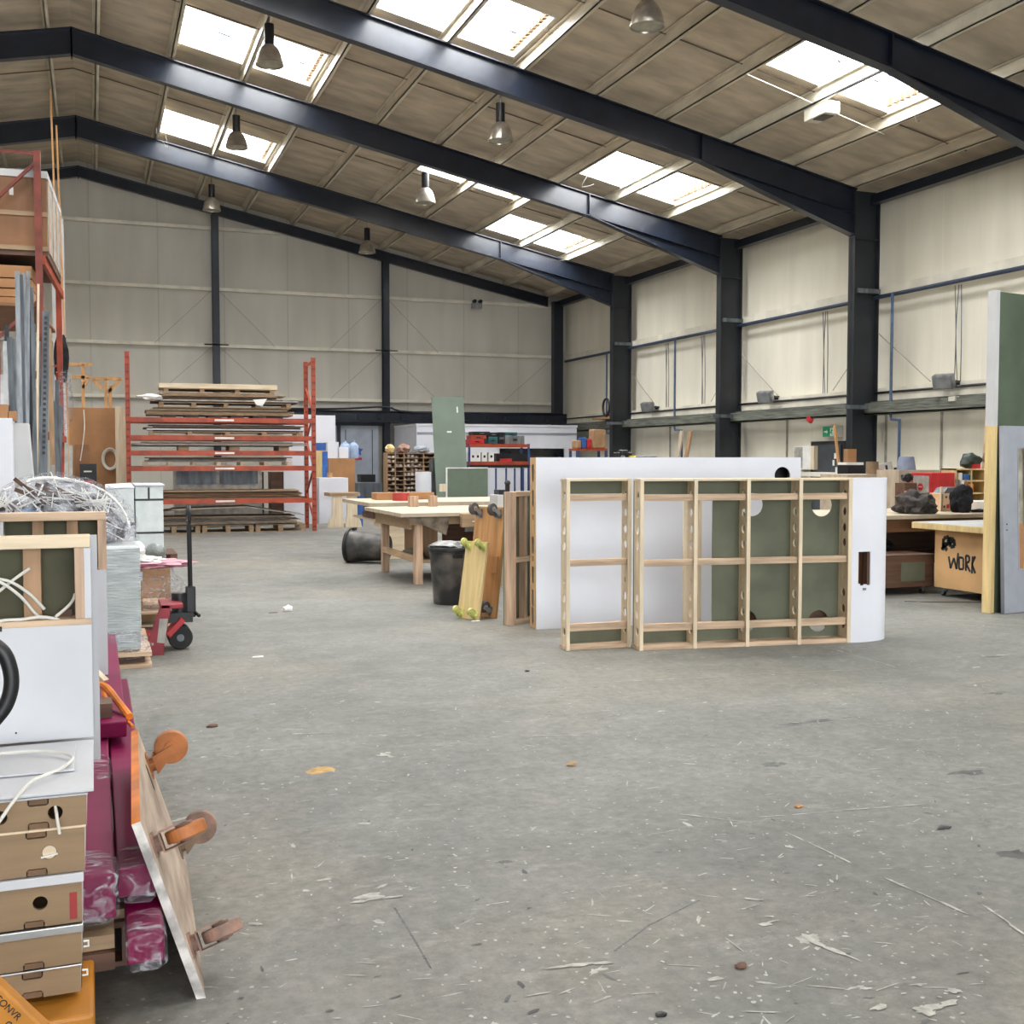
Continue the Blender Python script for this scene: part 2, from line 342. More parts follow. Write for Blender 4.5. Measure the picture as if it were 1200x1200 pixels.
for (px, py, rx, ry) in ((456, 884, .05, .03), (1085, 1180, .06, .025), (1120, 1162, .02, .02), (1175, 768, .07, .015), (945, 1102, .03, .04), (700, 1138, .03, .012), (430, 1050, .05, .015), (1010, 1157, .03, .012)):
    c = atZ(px, py)
    for _ in range(5): splat(mw, c.x + random.gauss(0, rx * .6), c.y + random.gauss(0, ry * .8), rx * random.uniform(.3, .9), ry * random.uniform(.4, 1), 0, 12)
for (px, py, rx, ry) in ((905, 896, .07, .04), (960, 845, .2, .03), (1130, 905, .1, .04), (1170, 812, .12, .03), (930, 850, .06, .02), (1160, 770, .1, .02), (1190, 1000, .1, .04), (590, 1010, .05, .02)):
    c = atZ(px, py)
    for _ in range(7): splat(md, c.x + random.gauss(0, rx * .4), c.y + random.gauss(0, ry * .5), rx * random.uniform(.3, .7), ry * random.uniform(.3, .8), 0, 12, .0008)
for P_ in (((462, 1064), (480, 1092), (505, 1135)), ((720, 1115), (760, 1085), (820, 1055)),):
    for a_, b_ in zip(P_[:-1], P_[1:]):
        a, b = atZ(*a_), atZ(*b_); d = b - a
        for i in range(14):
            c = a + d * ((i + .5) / 14); splat(md, c.x, c.y, d.length / 14 * .7, .005, math.atan2(d.y, d.x), z=.0009)
fw = link('paint_marks', mw.mesh('paint_marks', M['mark_white'])); fw['kind'] = 'stuff'; tag(fw, 'dried white paint specks and scratches over the concrete floor', 'paint marks')
fd = link('dark_stains', md.mesh('dark_stains', M['mark_dark'])); fd['kind'] = 'stuff'; tag(fd, 'dark scuffs and oil stains on the concrete floor', 'stains')
c = atZ(372, 903); mo = MB()
for _ in range(6): splat(mo, c.x + random.gauss(0, .02), c.y + random.gauss(0, .02), .05, .045, 0, 14)
solo(mo, 'paint_stain', mat('faded_orange_paint', (.50, .30, .09), .7, var=.2, scale=20), 'faded orange yellow paint stain on the open floor', 'stain')
# ---- roof liner with rooflight openings, purlins, rooflights
def slope_side(sgn):
    xe = 15.0 if sgn > 0 else -15.5
    ops = [s for s in SKYL if ((s[0] + s[1]) / 2 > RX) == (sgn > 0)]
    ln = math.sqrt(1 + RS * RS)
    Yr = [-11, 35.0]
    if sgn > 0: X0, X1 = RX, xe
    else: X0, X1 = xe, RX
    holes = [[((x - RX) * ln, y) for x, y in rect(s[0] + .06, s[1] - .06, s[3], s[4])] for s in ops]
    outl = [((x - RX) * ln, y) for x, y in rect(X0, X1, *Yr)]
    me = plate('ceiling', outl, holes, .03, M['liner'])
    o = link('ceiling', me); o['kind'] = 'structure'; o.location = (RX, 0, RZ + .235); o.rotation_euler = (0, math.atan(RS) * sgn, 0)
slope_side(1); slope_side(-1)
M['pane'] = None
def pane_mat():
    m = bpy.data.materials.new('clear_corrugated_sheet'); m.use_nodes = True; N = m.node_tree; L = N.links.new
    N.nodes.remove(N.nodes['Principled BSDF']); out = N.nodes['Material Output']
    tr = N.nodes.new('ShaderNodeBsdfTransparent'); tl = N.nodes.new('ShaderNodeBsdfTranslucent'); mx = N.nodes.new('ShaderNodeMixShader')
    tl.inputs[0].default_value = (.8, .85, .9, 1); tc = N.nodes.new('ShaderNodeTexCoord'); nz = N.nodes.new('ShaderNodeTexNoise'); nz.inputs['Scale'].default_value = 2.5
    mp = N.nodes.new('ShaderNodeMapping'); mp.inputs['Scale'].default_value = (.9, 7, 1); L(tc.outputs['Object'], mp.inputs[0]); L(mp.outputs[0], nz.inputs['Vector'])
    r = N.nodes.new('ShaderNodeValToRGB'); r.color_ramp.elements[0].position = .635; r.color_ramp.elements[1].position = .66; r.color_ramp.elements[0].color = (1, 1, 1, 1); r.color_ramp.elements[1].color = (.012, .014, .02, 1)
    L(nz.outputs['Fac'], r.inputs[0]); L(r.outputs[0], tr.inputs[0]); mx.inputs[0].default_value = .06
    L(tr.outputs[0], mx.inputs[1]); L(tl.outputs[0], mx.inputs[2]); L(mx.outputs[0], out.inputs[0]); return m
PANE = pane_mat()
for i, (x0, x1, xm, y0, y1) in enumerate(SKYL):
    W = sempty('window_%d' % (i + 1), 'bright rooflight pair between roof purlins')
    sh = lambda x: rz_top(x) + .235
    mb = MB()
    for a, b in ((x0 + .07, xm - .07), (xm + .07, x1 - .07)):
        mb.prism([(a, y0 + .02, sh(a) + .17), (b, y0 + .02, sh(b) + .17), (b, y1 - .02, sh(b) + .17), (a, y1 - .02, sh(a) + .17)], (0, 0, .006))
    part(mb, 'glass', PANE, W)
    mb = MB()
    for xx in (x0 + .05, x1 - .05): mb.prism([(xx - .015, y0, sh(xx) - .02), (xx + .015, y0, sh(xx) - .02), (xx + .015, y0, sh(xx) + .22), (xx - .015, y0, sh(xx) + .22)], (0, y1 - y0, 0))
    for yy in (y0, y1 - .03): mb.prism([(x0 + .04, yy, sh(x0) - .02), (x1 - .04, yy, sh(x1) - .02), (x1 - .04, yy, sh(x1) + .22), (x0 + .04, yy, sh(x0) + .22)], (0, .03, 0))
    part(mb, 'upstand', M['cream_light'], W)
    mb = MB()          # corrugated sheet edge seen at the eaves side of the opening
    n = 26
    for k in range(n):
        ya = y0 + (y1 - y0) * k / n; xx = x1 - .16
        if k % 2 == 0: mb.box(xx, xx + .07, ya, ya + (y1 - y0) / n, sh(xx) + .04, sh(xx) + .17)
    part(mb, 'corrugated_edge', M['brown_board'], W)
pur = [RX + .45 + 1.4 * k for k in range(-11, 11)]
pur = [RX - .45, ] + [0.2 + 1.4 * k for k in range(11)] + [-.7 - 1.4 * k for k in range(1, 11)]
for x in pur:
    z = rz_top(x)
    mb = MB(); mb.box(x - .012, x + .012, -11, 34.9, z + .01, z + .215); mb.box(x - .012, x + .07, -11, 34.9, z + .01, z + .025); mb.box(x - .07, x + .012, -11, 34.9, z + .20, z + .215)
    struct(mb, 'trim_purlin', M['cream_light'] if abs(x - 11.4) < .1 else M['cream_steel'])
# sag rods across the purlins mid bay and liner joints
mb = MB()
for a, b in zip(FRAMES[:-1], FRAMES[1:]):
    y = (a + b) / 2
    for sg in (1, -1):
        xe = 14.6 if sg > 0 else -15
        mb.bar((RX, y, RZ + .19), (xe, y, rz_top(xe) + .19), .018, .018)
struct(mb, 'trim_sag_rods', mat('dusty_rod', (.16, .13, .10), .6))
# ---- portal frames (rafters, haunches, columns)
def rafter_mesh(Y, sg, light=False):
    mb = MB(); xe = 14.25 if sg > 0 else -14.75; t = .008
    dep = .50 if not light else .30; fwid = .19 if not light else .14
    hx = 10.75 if sg > 0 else -11.25; hd = .42 if not light else 0
    X = lambda k: k
    ptop = [(RX, RZ), (xe, rz_top(xe))]
    dh = RZ - rz_top(hx)
    pb = [(RX, RZ - dep), (hx, rz_top(hx) - dep), (xe, rz_top(xe) - dep - hd)]
    poly = [(p[0], Y - t, p[1]) for p in ptop] + [(p[0], Y - t, p[1]) for p in reversed(pb)]
    mb.prism(poly, (0, 2 * t, 0))
    mb.bar((RX, Y, RZ - .01), (xe, Y, rz_top(xe) - .01), fwid, .02)
    mb.bar((RX, Y, RZ - dep), (xe, Y, rz_top(xe) - dep), fwid, .02)
    if hd: mb.bar((hx, Y, rz_top(hx) - dep), (xe, Y, rz_top(xe) - dep - hd), fwid, .02)
    mb.box(RX - .012, RX + .012, Y - fwid / 2, Y + fwid / 2, RZ - dep - .06, RZ)
    if hd:
        xs = hx; mb.box(xs - .01, xs + .01, Y - fwid / 2, Y + fwid / 2, rz_top(xs) - dep, rz_top(xs))
    return mb
def column_mesh(Y, xi, xo, top):
    mb = MB(); a, b = min(xi, xo), max(xi, xo)
    mb.box(a, a + .02, Y - .1, Y + .1, 0, top); mb.box(b - .02, b, Y - .1, Y + .1, 0, top); mb.box(a, b, Y - .01, Y + .01, 0, top)
    hz = 5.95
    mb.box(a, b, Y - .1, Y + .1, hz - .01, hz + .01); mb.box(a - .03, b, Y - .13, Y + .13, 0, .03)
    return mb
names = {13.35: 'nearest the camera', 18.65: 'second', 23.7: 'third', 29.65: 'fourth'}
for Y in FRAMES:
    gab = Y > 34
    pf = sempty('portal_frame', 'dark navy steel portal frame spanning the workshop')
    for sg in (1, -1): part(rafter_mesh(Y, sg, gab), 'rafter', M['steel_navy'], pf)
    if not gab:
        part(column_mesh(Y, 14.2, 14.8, 6.9), 'column', M['steel_col'], pf); part(column_mesh(Y, -14.7, -15.3, 6.9), 'column', M['steel_col'], pf)
    else:
        for x, tp in ((3.52, 8.85), (8.72, 7.8), (-4.0, 8.85), (-9.2, 7.8)):
            mb = MB(); mb.box(x - .1, x + .1, Y - .11, Y - .095, 0, tp); mb.box(x - .1, x + .1, Y + .095, Y + .11, 0, tp); mb.box(x - .006, x + .006, Y - .1, Y + .1, 0, tp); part(mb, 'wind_post', M['steel_navy'], pf)
        mb = MB(); mb.box(14.42, 14.75, Y - .12, Y + .12, 0, 6.8); part(mb, 'column', M['steel_navy'], pf)
struct(MB().box(14.62, 14.8, -11, 34.8, 6.66, 6.84), 'trim_eaves_beam', M['steel_navy'])
struct(MB().box(-15.3, -15.1, -11, 34.8, 6.66, 6.84), 'trim_eaves_beam', M['steel_navy'])
# ---- walls
def wall_mat(name, axis, pitch, col, seam=.75):
    m = bpy.data.materials.new(name); m.use_nodes = True; N = m.node_tree; b = N.nodes['Principled BSDF']; L = N.links.new
    tc = N.nodes.new('ShaderNodeTexCoord'); sx = N.nodes.new('ShaderNodeSeparateXYZ'); L(tc.outputs['Object'], sx.inputs[0])
    md_ = N.nodes.new('ShaderNodeMath'); md_.operation = 'PINGPONG'; md_.inputs[1].default_value = pitch / 2; L(sx.outputs[axis], md_.inputs[0])
    lt = N.nodes.new('ShaderNodeMath'); lt.operation = 'LESS_THAN'; lt.inputs[1].default_value = .02; L(md_.outputs[0], lt.inputs[0])
    nz = N.nodes.new('ShaderNodeTexNoise'); nz.inputs['Scale'].default_value = .9; nz.inputs['Detail'].default_value = 5
    mp = N.nodes.new('ShaderNodeMapping'); mp.inputs['Scale'].default_value = (2, 2, .4); L(tc.outputs['Object'], mp.inputs[0]); L(mp.outputs[0], nz.inputs['Vector'])
    r = N.nodes.new('ShaderNodeValToRGB'); r.color_ramp.elements[0].position = .3; r.color_ramp.elements[1].position = .7
    r.color_ramp.elements[0].color = (*[c * .86 for c in col], 1); r.color_ramp.elements[1].color = (*col, 1); L(nz.outputs[0], r.inputs[0])
    mx = N.nodes.new('ShaderNodeMix'); mx.data_type = 'RGBA'; L(lt.outputs[0], mx.inputs[0]); L(r.outputs[0], mx.inputs[6]); mx.inputs[7].default_value = (*[c * seam for c in col], 1)
    L(mx.outputs[2], b.inputs['Base Color']); b.inputs['Roughness'].default_value = .6; return m
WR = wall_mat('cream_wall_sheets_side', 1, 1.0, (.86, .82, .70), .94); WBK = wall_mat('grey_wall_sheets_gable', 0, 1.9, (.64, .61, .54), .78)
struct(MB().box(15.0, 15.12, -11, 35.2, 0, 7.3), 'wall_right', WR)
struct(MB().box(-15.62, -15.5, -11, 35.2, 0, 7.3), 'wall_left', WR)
def gable(Y0, Y1, name, hole=None):
    g = MB()
    if hole is None:
        g.prism([(-15.5, Y0, 0), (15, Y0, 0), (15, Y0, rz_top(15) + .3), (RX, Y0, RZ + .3), (-15.5, Y0, rz_top(-15.5) + .3)], (0, Y1 - Y0, 0))
    else:
        x0, x1, zt = hole
        g.prism([(-15.5, Y0, 0), (x0, Y0, 0), (x0, Y0, zt), (x1, Y0, zt), (x1, Y0, 0), (15, Y0, 0), (15, Y0, rz_top(15) + .3), (RX, Y0, RZ + .3), (-15.5, Y0, rz_top(-15.5) + .3)], (0, Y1 - Y0, 0))
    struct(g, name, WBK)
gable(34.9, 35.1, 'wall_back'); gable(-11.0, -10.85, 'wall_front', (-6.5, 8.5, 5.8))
# gable girts and ties
mb = MB()
for z in (8.46, 6.66, 4.98, 3.42): 
    hw = 15 if z < 6.8 else (RZ - .2 - z) / RS - .2
    mb.box(max(-15.4, RX - hw), min(14.9, RX + hw), 34.74, 34.9, z - .045, z + .05)
struct(mb, 'trim_gable_girts', M['cream_light'])
mb = MB()
for xc in (3.52, 8.72, -4.0, -9.2):
    for zb, zt in ((5.0, 6.62), (3.45, 4.95)):
        for s in (1, -1): mb.bar((xc + s * .1, 34.72, zt), (xc + s * 1.75, 34.72, zb), .008, .010)
        mb.box(xc - .35, xc + .35, 34.45, 34.52, 4.97, 5.0)
for s in (1,): mb.bar((14.4, 34.72, 4.9), (12.7, 34.72, 3.45), .008, .010)
struct(mb, 'trim_tie_rods', mat('gable_tie_rod', (.22, .21, .19), .6))
# dark service trays along gable at about 2.9 m
mb = MB(); mb.box(4.6, 14.8, 34.3, 34.7, 3.02, 3.07); mb.box(4.6, 14.8, 34.3, 34.36, 2.72, 3.05); mb.box(4.6, 14.8, 34.62, 34.7, 2.78, 3.1)
for k in range(14): mb.box(4.9 + .7 * k, 5.05 + .7 * k, 34.2, 34.5, 2.82, 2.95)
mb.tube([(4.6, 34.25, 3.1), (7, 34.25, 3.12), (8.6, 34.2, 3.2), (9.6, 34.25, 3.05), (14.6, 34.3, 3.08)], .03)
struct(mb, 'trim_gable_services', M['steel_navy'])
# side wall girts, blue air main, cable tray
for nm, x0, x1, z0, z1, m in (('trim_side_girt', 14.82, 15.0, 4.87, 5.03, 'cream_light'), ('trim_side_girt', 14.80, 15.0, 2.74, 3.00, 'cream_light'), ('trim_side_girt', 14.8, 15, 1.2, 1.3, 'cream_light')):
    struct(MB().box(x0, x1, -10.8, 34.5, z0, z1), nm, M[m])
mb = MB().box(14.55, 14.9, -10.8, 34.4, 2.47, 2.50); mb.box(14.55, 14.57, -10.8, 34.4, 2.47, 2.70); mb.box(14.7, 14.72, -10.8, 34.4, 2.48, 2.74)
struct(mb, 'trim_cable_tray', mat('grey_green_tray', (.17, .18, .15), .6, var=.3, scale=5, stretch=(1, .4, 6)))
struct(MB().cyl((14.78, -10, 2.91), (14.78, 34.4, 2.91), .022, n=8), 'trim_cable_line', M['black'])
tag(solo(MB().cyl((14.74, 3, 4.81), (14.74, 34.3, 4.81), .04, n=10), 'air_main_pipe', mat('navy_air_main', (.035, .055, .10), .5), 'long blue compressed air main running high along the side wall', 'pipe'), 'long blue compressed air main running high along the side wall', 'pipe')
M['bd2x'] = mat('dusty_tie_rod', (.45, .42, .36), .6)
mb = MB(); ms = MB()
for Y in FRAMES[:-1]:
    mb.box(14.25, 14.8, Y - .14, Y - .1, 4.88, 4.97); mb.box(14.0, 14.8, Y - .14, Y - .1, 2.58, 2.66)
    for s in (-1, 1):
        ms.bar((14.78, Y + s * .12, 4.1), (14.9, Y + s * 1.5, 3.05), .010, .016)
struct(mb, 'trim_wall_stays', M['grey_steel']); struct(ms, 'trim_wall_ties', M['bd2x'])
def drop(px, py_top, Yoff, label):
    p = atX(px, py_top, 14.6); Y = p.y
    mb = MB().tube([(14.6, Y, 4.8), (14.6, Y, 2.45), (14.6, Y - .02, 2.36), (14.6, Y - Yoff, 2.34), (14.6, Y - Yoff, 2.2), (14.6, Y - Yoff, 1.3)], .028, smooth=1)
    solo(mb, 'air_drop_pipe', M['blue_pipe'], label, 'pipe')
drop(1045, 400, .26, 'blue air pipe dropping down the wall right of the near column')
drop(791, 420, .4, 'blue air pipe dropping down the wall between two columns')
drop(711, 440, .4, 'blue air pipe dropping down the wall near the far corner')
for px, lab in ((1118, 'pair of thin cables hanging over the floodlight on the side wall'), (964, 'pair of thin cables hanging above the green exit sign'), (780, 'pair of thin cables hanging beside the middle column'), (822, 'looped thin cable hanging left of the third column')):
    Y = atX(px, 400, 14.8).y
    mb = MB()
    for d, e in ((0, .02), (.1, -.08), (.16, .0)): mb.tube([(14.8, Y - d, 4.75), (14.82, Y - d - e, 3.9), (14.82, Y - d - e * .3, 3.0)], .009, 6)
    solo(mb, 'hanging_cable', M['grey_steel'], lab, 'cable')
for px, nm in ((736 + 1118 - 736 - 16, 'a'),): pass
mb = MB()
for px, py in ((1103, 500), (922, 500), (785, 505), (1038, 500)):
    Y = atX(px, py, 14.97).y; mb.box(14.96, 15.0, Y - .015, Y + .015, 0, 2.5)
struct(mb, 'trim_wall_joints', mat('shadow_gap', (.35, .33, .28), .7))
# ---- floodlights on side wall
def flood(px, py, label, s=1):
    p = atX(px, py, 14.5); t = thing('floodlight', label, 'floodlight', (14.5, p.y, p.z), rad(25))
    q = MB().box(-.08 * s, .08 * s, -.19 * s, .19 * s, -.13 * s, .13 * s, Matrix.Rotation(rad(-20), 4, 'Y')); part(q, 'housing', M['galv'], t, bev=.02)
    part(MB().box(-.09 * s, -.082 * s, -.16 * s, .16 * s, -.1 * s, .1 * s, Matrix.Rotation(rad(-20), 4, 'Y')), 'lens', mat('flood_glass', (.25, .26, .27), .15), t)
    part(MB().box(.06, .28, -.2, -.17, -.02, .02).box(.06, .28, .17, .2, -.02, .02).box(.24, .28, -.2, .2, -.06, .02), 'bracket', M['black'], t)
flood(1106, 447, 'silver floodlight on the side wall beside the tall green panel'); flood(897, 465, 'silver floodlight on the side wall between the second and third columns'); flood(759, 477, 'tilted floodlight on the side wall right of the far column')
pbox('wall_socket', 'small cream socket box under the floodlight beside the green panel', 'socket', 1109, 464, 1119, 470, 14.2, .1, M['cream_light'])
bpy.data.objects['wall_socket'].location = (14.52, atX(1114, 467, 14.5).y, atX(1114, 470, 14.5).z); bpy.data.objects['wall_socket'].rotation_euler = (0, 0, -PI / 2)
# ---- fire door and exit sign on right wall
Y0, Y1 = atX(990, 530, 14.95).y, atX(951, 530, 14.95).y
D = sempty('door_1', 'dark grey fire door in the side wall under the green exit sign')
part(MB().box(14.93, 15.0, Y0, Y1, 0, 1.97), 'door_frame', M['steel_col'], D)
part(MB().box(14.90, 14.935, Y0 + .08, Y1 - .14, .02, 1.90), 'door_leaf', M['door_dark'], D)
mb = MB()
for z, y in ((1.65, .25), (1.5, .3), (1.35, .2), (1.2, .26)): mb.box(14.885, 14.9, Y0 + y - .03, Y0 + y + .03, z - .06, z + .06)
part(mb, 'notice', M['paper'], D)
Ya, Yb = atX(981, 508, 14.85).y, atX(964, 508, 14.85).y
t = thing('exit_sign', 'green running man exit sign above the dark fire door', 'exit sign', (14.85, (Ya + Yb) / 2, 2.05))
hw = (Yb - Ya) / 2
part(MB().box(0, .15, -hw, hw, 0, .24), 'sign_case', M['paper'], t, bev=.006)
part(MB().box(-.004, 0, -hw * .97, hw * .97, .01, .23), 'sign_face', M['exit_green'], t)
f = MB()
def yz(pts, x=-.008, tt=.003):
    f.prism([(x, -a, b) for a, b in pts], (tt, 0, 0))
yz([(.02, .03), (.14, .03), (.14, .21), (.02, .21)])                       # doorway
yz([(-.19, .105), (-.19, .135), (-.11, .135), (-.11, .165), (-.06, .12), (-.11, .075), (-.11, .105)])  # arrow
part(f, 'sign_symbols', M['paper'], t)
f = MB(); X_ = -.012
def yz2(pts): f.prism([(X_, -a, b) for a, b in pts], (.003, 0, 0))
yz2([(.065, .185), (.085, .185), (.09, .2), (.075, .21), (.06, .2)]); yz2([(.045, .11), (.07, .175), (.095, .17), (.075, .1)]); yz2([(.05, .12), (.02, .09), (.03, .08), (.065, .1)]); yz2([(.075, .11), (.1, .07), (.1, .035), (.085, .035), (.085, .065), (.06, .1)]); yz2([(.09, .16), (.12, .14), (.12, .13), (.085, .145)])
part(f, 'sign_figure', M['exit_green'], t)
p = atX(950, 491, 14.6); tb = MB().lathe([(.0, -.07), (.06, -.07), (.1, .0), (.04, .05), (0, .06)], 16, Matrix.Rotation(rad(90), 4, 'Y')); solo(tb, 'fire_alarm_bell', M['red'], 'small red fire alarm sounder on the wall left of the exit sign', 'alarm', p, smooth=True)
p = atY(559, 357, 34.6); t = thing('emergency_light', 'small twin-head emergency light high on the gable wall', 'emergency light', p)
part(MB().box(-.16, .16, -.05, .1, -.12, .05), 'case', M['galv'], t); part(MB().cyl((-.1, -.1, .1), (-.1, .02, .1), .06), 'lamp_head', M['black'], t); part(MB().cyl((.1, -.1, .1), (.1, .02, .1), .06), 'lamp_head', M['black'], t)
# ---- high bay lamps
def make_lamp():
    t = thing('high_bay_lamp', '', 'ceiling lamp')
    part(MB().cyl((0, 0, -.36), (0, 0, 0), .085, n=20), 'ballast_housing', M['black'], t, smooth=True)
    sh = MB().lathe([(.05, -.34), (.10, -.36), (.16, -.42), (.205, -.52), (.24, -.66), (.245, -.70), (.235, -.70), (.20, -.54), (.15, -.44), (.05, -.38)], 28)
    part(sh, 'reflector', M['lampmetal'], t, smooth=True)
    part(MB().lathe([(.0, -.675), (.235, -.675)], 28), 'lens', mat('lamp_lens', (.38, .36, .28), .2), t)
    part(MB().cyl((0, 0, 0), (0, 0, .25), .012, n=6), 'hook', M['galv'], t)
    return t
lamp0 = make_lamp(); first = True
for x, y, lab in ((3.0, 20.05, 'silver high bay lamp hanging top left between two rooflights'), (3.08, 25.5, 'silver high bay lamp hanging behind the second rafter near the ridge'), (3.18, 32.0, 'furthest silver high bay lamp in the row near the ridge'),
                  (7.28, 20.05, 'largest complete silver high bay lamp, mid ceiling under the thick rafter'), (7.36, 25.4, 'silver high bay lamp hanging in front of the narrow rooflight strip'), (7.5, 31.9, 'dim far high bay lamp above the gable wall column'), (7.28, 14.1, 'high bay lamp cut off by the top edge of the photo')):
    o = lamp0 if first else copy_tree(lamp0); first = False
    o.location = (x, y, rz_top(x) - .12); o['label'] = lab; o['group'] = 'high bay lamps under the roof'
# roof junction boxes
for x, y, l, lab in ((11.5, 15.95, 1, 'cream junction box under the large right rooflight'), (11.55, 29.95, .8, 'cream junction box between the far rooflight panes')):
    t = thing('junction_box', lab, 'junction box', (x, y, rz_top(x) - .1)); part(MB().box(-.14 * l, .14 * l, -.3 * l, .3 * l, -.12, .08), 'case', M['cream_light'], t, bev=.01); part(MB().box(-.1 * l, .1 * l, -.2 * l, .1 * l, -.135, -.12), 'cover', mat('grey_cover', (.12, .11, .09), .5), t)
mb = MB(); mb.tube([(10.0, 15.9, rz_top(10) - .0), (12.9, 16.1, rz_top(12.9) - .02)], .008, smooth=1)
solo(mb, 'conduit', M['cream_light'], 'thin white conduit crossing beneath the right rooflight', 'conduit')
mb = MB().box(11.33, 11.36, 13.5, 18.5, rz_top(11.4) - .03, rz_top(11.4) - .005)
solo(mb, 'roof_cable', M['black'], 'black cable clipped along the purlin under the right rooflights', 'cable')
mb = MB()
for k in range(46):
    s = random.choice(SKYL[:7]); x = random.choice((s[0] + .15, s[2], s[1] - .15)) + random.uniform(-.15, .15); y = random.uniform(s[3], s[4])
    if random.random() < .6: y = s[3] - random.uniform(.0, .25)
    z = rz_top(x) + .1; mb.tube([(x, y, z), (x + random.uniform(-.15, .15), y + .05, z - .1 - .25 * random.random()), (x + random.uniform(-.2, .2), y + .1, z - .15)], .004, 4, 3)
o = link('cobwebs', mb.mesh('cobwebs', mat('cobweb', (.55, .52, .48), .9, alpha=.55))); o['kind'] = 'stuff'; tag(o, 'dusty cobwebs hanging from the edges of the rooflights', 'cobwebs')
# ---- steel roller door panels on gable, office block
D = sempty('door_2', 'blue grey steel door in the gable wall with a blue notice')
a = atY(395, 492, 34.7); b = atY(440, 600, 34.7)
part(MB().box(6.65, 7.15, 34.66, 34.74, 0, 2.62), 'side_panel', M['grey_blue'], D); part(MB().box(7.25, 8.45, 34.6, 34.74, 0, 2.62), 'door_leaf', M['grey_blue'], D)
part(MB().box(6.5, 8.6, 34.55, 34.78, 2.62, 2.8), 'door_head', M['steel_navy'], D); part(MB().box(7.15, 7.25, 34.56, 34.78, 0, 2.62), 'door_post', M['steel_navy'], D)
part(MB().box(7.4, 7.42, 34.585, 34.6, .1, 2.5).box(8.25, 8.27, 34.585, 34.6, .1, 2.5), 'seam', M['steel_col'], D)
star = []
for i in range(10): r_ = .17 if i % 2 == 0 else .09; star.append((7.80 + r_ * math.cos(PI / 2 + i * PI / 5), 34.58, 1.83 + r_ * math.sin(PI / 2 + i * PI / 5)))
part(MB().prism(star, (0, .01, 0)), 'notice', M['blue'], D); part(MB().box(7.7, 7.92, 34.58, 34.59, 1.55, 1.62), 'red_strip', M['red'], D)
part(MB().box(6.75, 7.05, 34.64, 34.66, 2.3, 2.34), 'red_notice', M['red'], D)
of = sempty('wall_office', 'white boxed office walls in the far corner')
part(MB().box(8.95, 9.1, 32.0, 34.5, 0, 2.56).box(8.95, 14.1, 31.9, 32.0, 0, 2.56).box(14.0, 14.1, 32.0, 34.5, 0, 2.56).box(8.93, 14.12, 31.88, 34.5, 2.56, 2.62), 'office_walls', M['white'], of)
part(MB().box(8.97, 14.1, 31.87, 31.9, 2.34, 2.38), 'cladding_joint', M['grey_blue'], of)
part(MB().box(11.55, 13.65, 31.86, 31.9, 1.35, 1.9), 'window_pane', M['glass_dark'], of); part(MB().box(11.5, 13.7, 31.84, 31.88, 1.9, 1.95), 'window_frame', M['white'], of)
# ================================================================= OBJECTS: partition frames in the middle
def stud_plate(h, d, holes, rectholes, m=None, nm='stud'):
    """plywood stud with real holes: local X = depth, Y = height"""
    hs = [circ(d * .5, z, .034, .038) for z in holes] + [rect(d * .5 - .011, d * .5 + .011, z - .018, z + .018) for z in rectholes]
    return plate(nm, rect(0, d, 0, h), hs, .013, m or M['ply_p'])
def add_plate(nm, me, par, X, Y, Z, org, label=None):
    o = link(nm, me, par, label=label); setmx(o, X, Y, Z, org); return o
H_ = 1.43
holes_std = [.14, .29, .44, .90, 1.05, 1.20, 1.33]
def frame_unit(name, label, loc, rz, xs, H, D, rails, back, label_extra=None):
    t = thing(name, label, 'wall panel frame', loc, rz)
    for k, x in enumerate(xs):
        add_plate('stud', stud_plate(H - .04, D, [.13, .27, .41, .62 if k == 9 else .55, 1.0 - .04, .85, 1.13, 1.28][0:3] + [.85, .98, 1.12, 1.27], [.55] if True else []), t, (0, 1, 0), (0, 0, 1), (1, 0, 0), (x, 0, .02))
        part(MB().box(x - .016, x + .016, -.012, 0.004, 0, H), 'stud_edge', M['ply_z'], t, bev=.002)
    for z0, z1 in rails:
        for a, b in zip(xs[:-1], xs[1:]): part(MB().box(a + .01, b - .01, .02, .075, z0, z1), 'rail', M['pine_x'], t, bev=.003)
    a, b = xs[0] - .015, xs[-1] + .015
    part(MB().box(a, b, 0, D, H - .02, H), 'top_plate', M['ply_x'], t, bev=.002)
    part(MB().box(a, b, 0, D, 0, .035), 'bottom_plate', M['pine_x'], t, bev=.002)
    return t
# right hand unit with the rounded white end
angQ = math.atan2(-.291 + 0.0, 1.95) * .92
DQ = .17
q = frame_unit('partition_frame', 'long open plywood wall frame with green lining and rounded white end', (4.244, 8.27, 0), angQ, [0, .475, .95, 1.43, 1.895], H_, DQ, [(.155, .215), (.70, .755), (1.245, 1.30)], None)
DBK = DQ + .006
bk = plate('green_lining', rect(-.01, 1.9, .03, H_ - .02), [rect(.02, .70, .185, 1.27), circ(1.025 + .04, 1.20, .10), circ(1.72, 1.19, .10), circ(1.02, .19, .095), circ(1.70, .17, .095)], .012, M['green'])
add_plate('green_lining', bk, q, (1, 0, 0), (0, 0, 1), (0, -1, 0), (0, DBK, 0), 'green plasterboard lining with cut openings')
# rounded end
mb = MB(); pts = []
n = 18
for i in range(n + 1):
    th = PI / 2 * i / n; pts.append((1.91 + .05 + .40 * math.sin(th), .235 - .25 * math.cos(th)))
pts = [(1.91, -.015)] + pts + [(2.36, .235)]
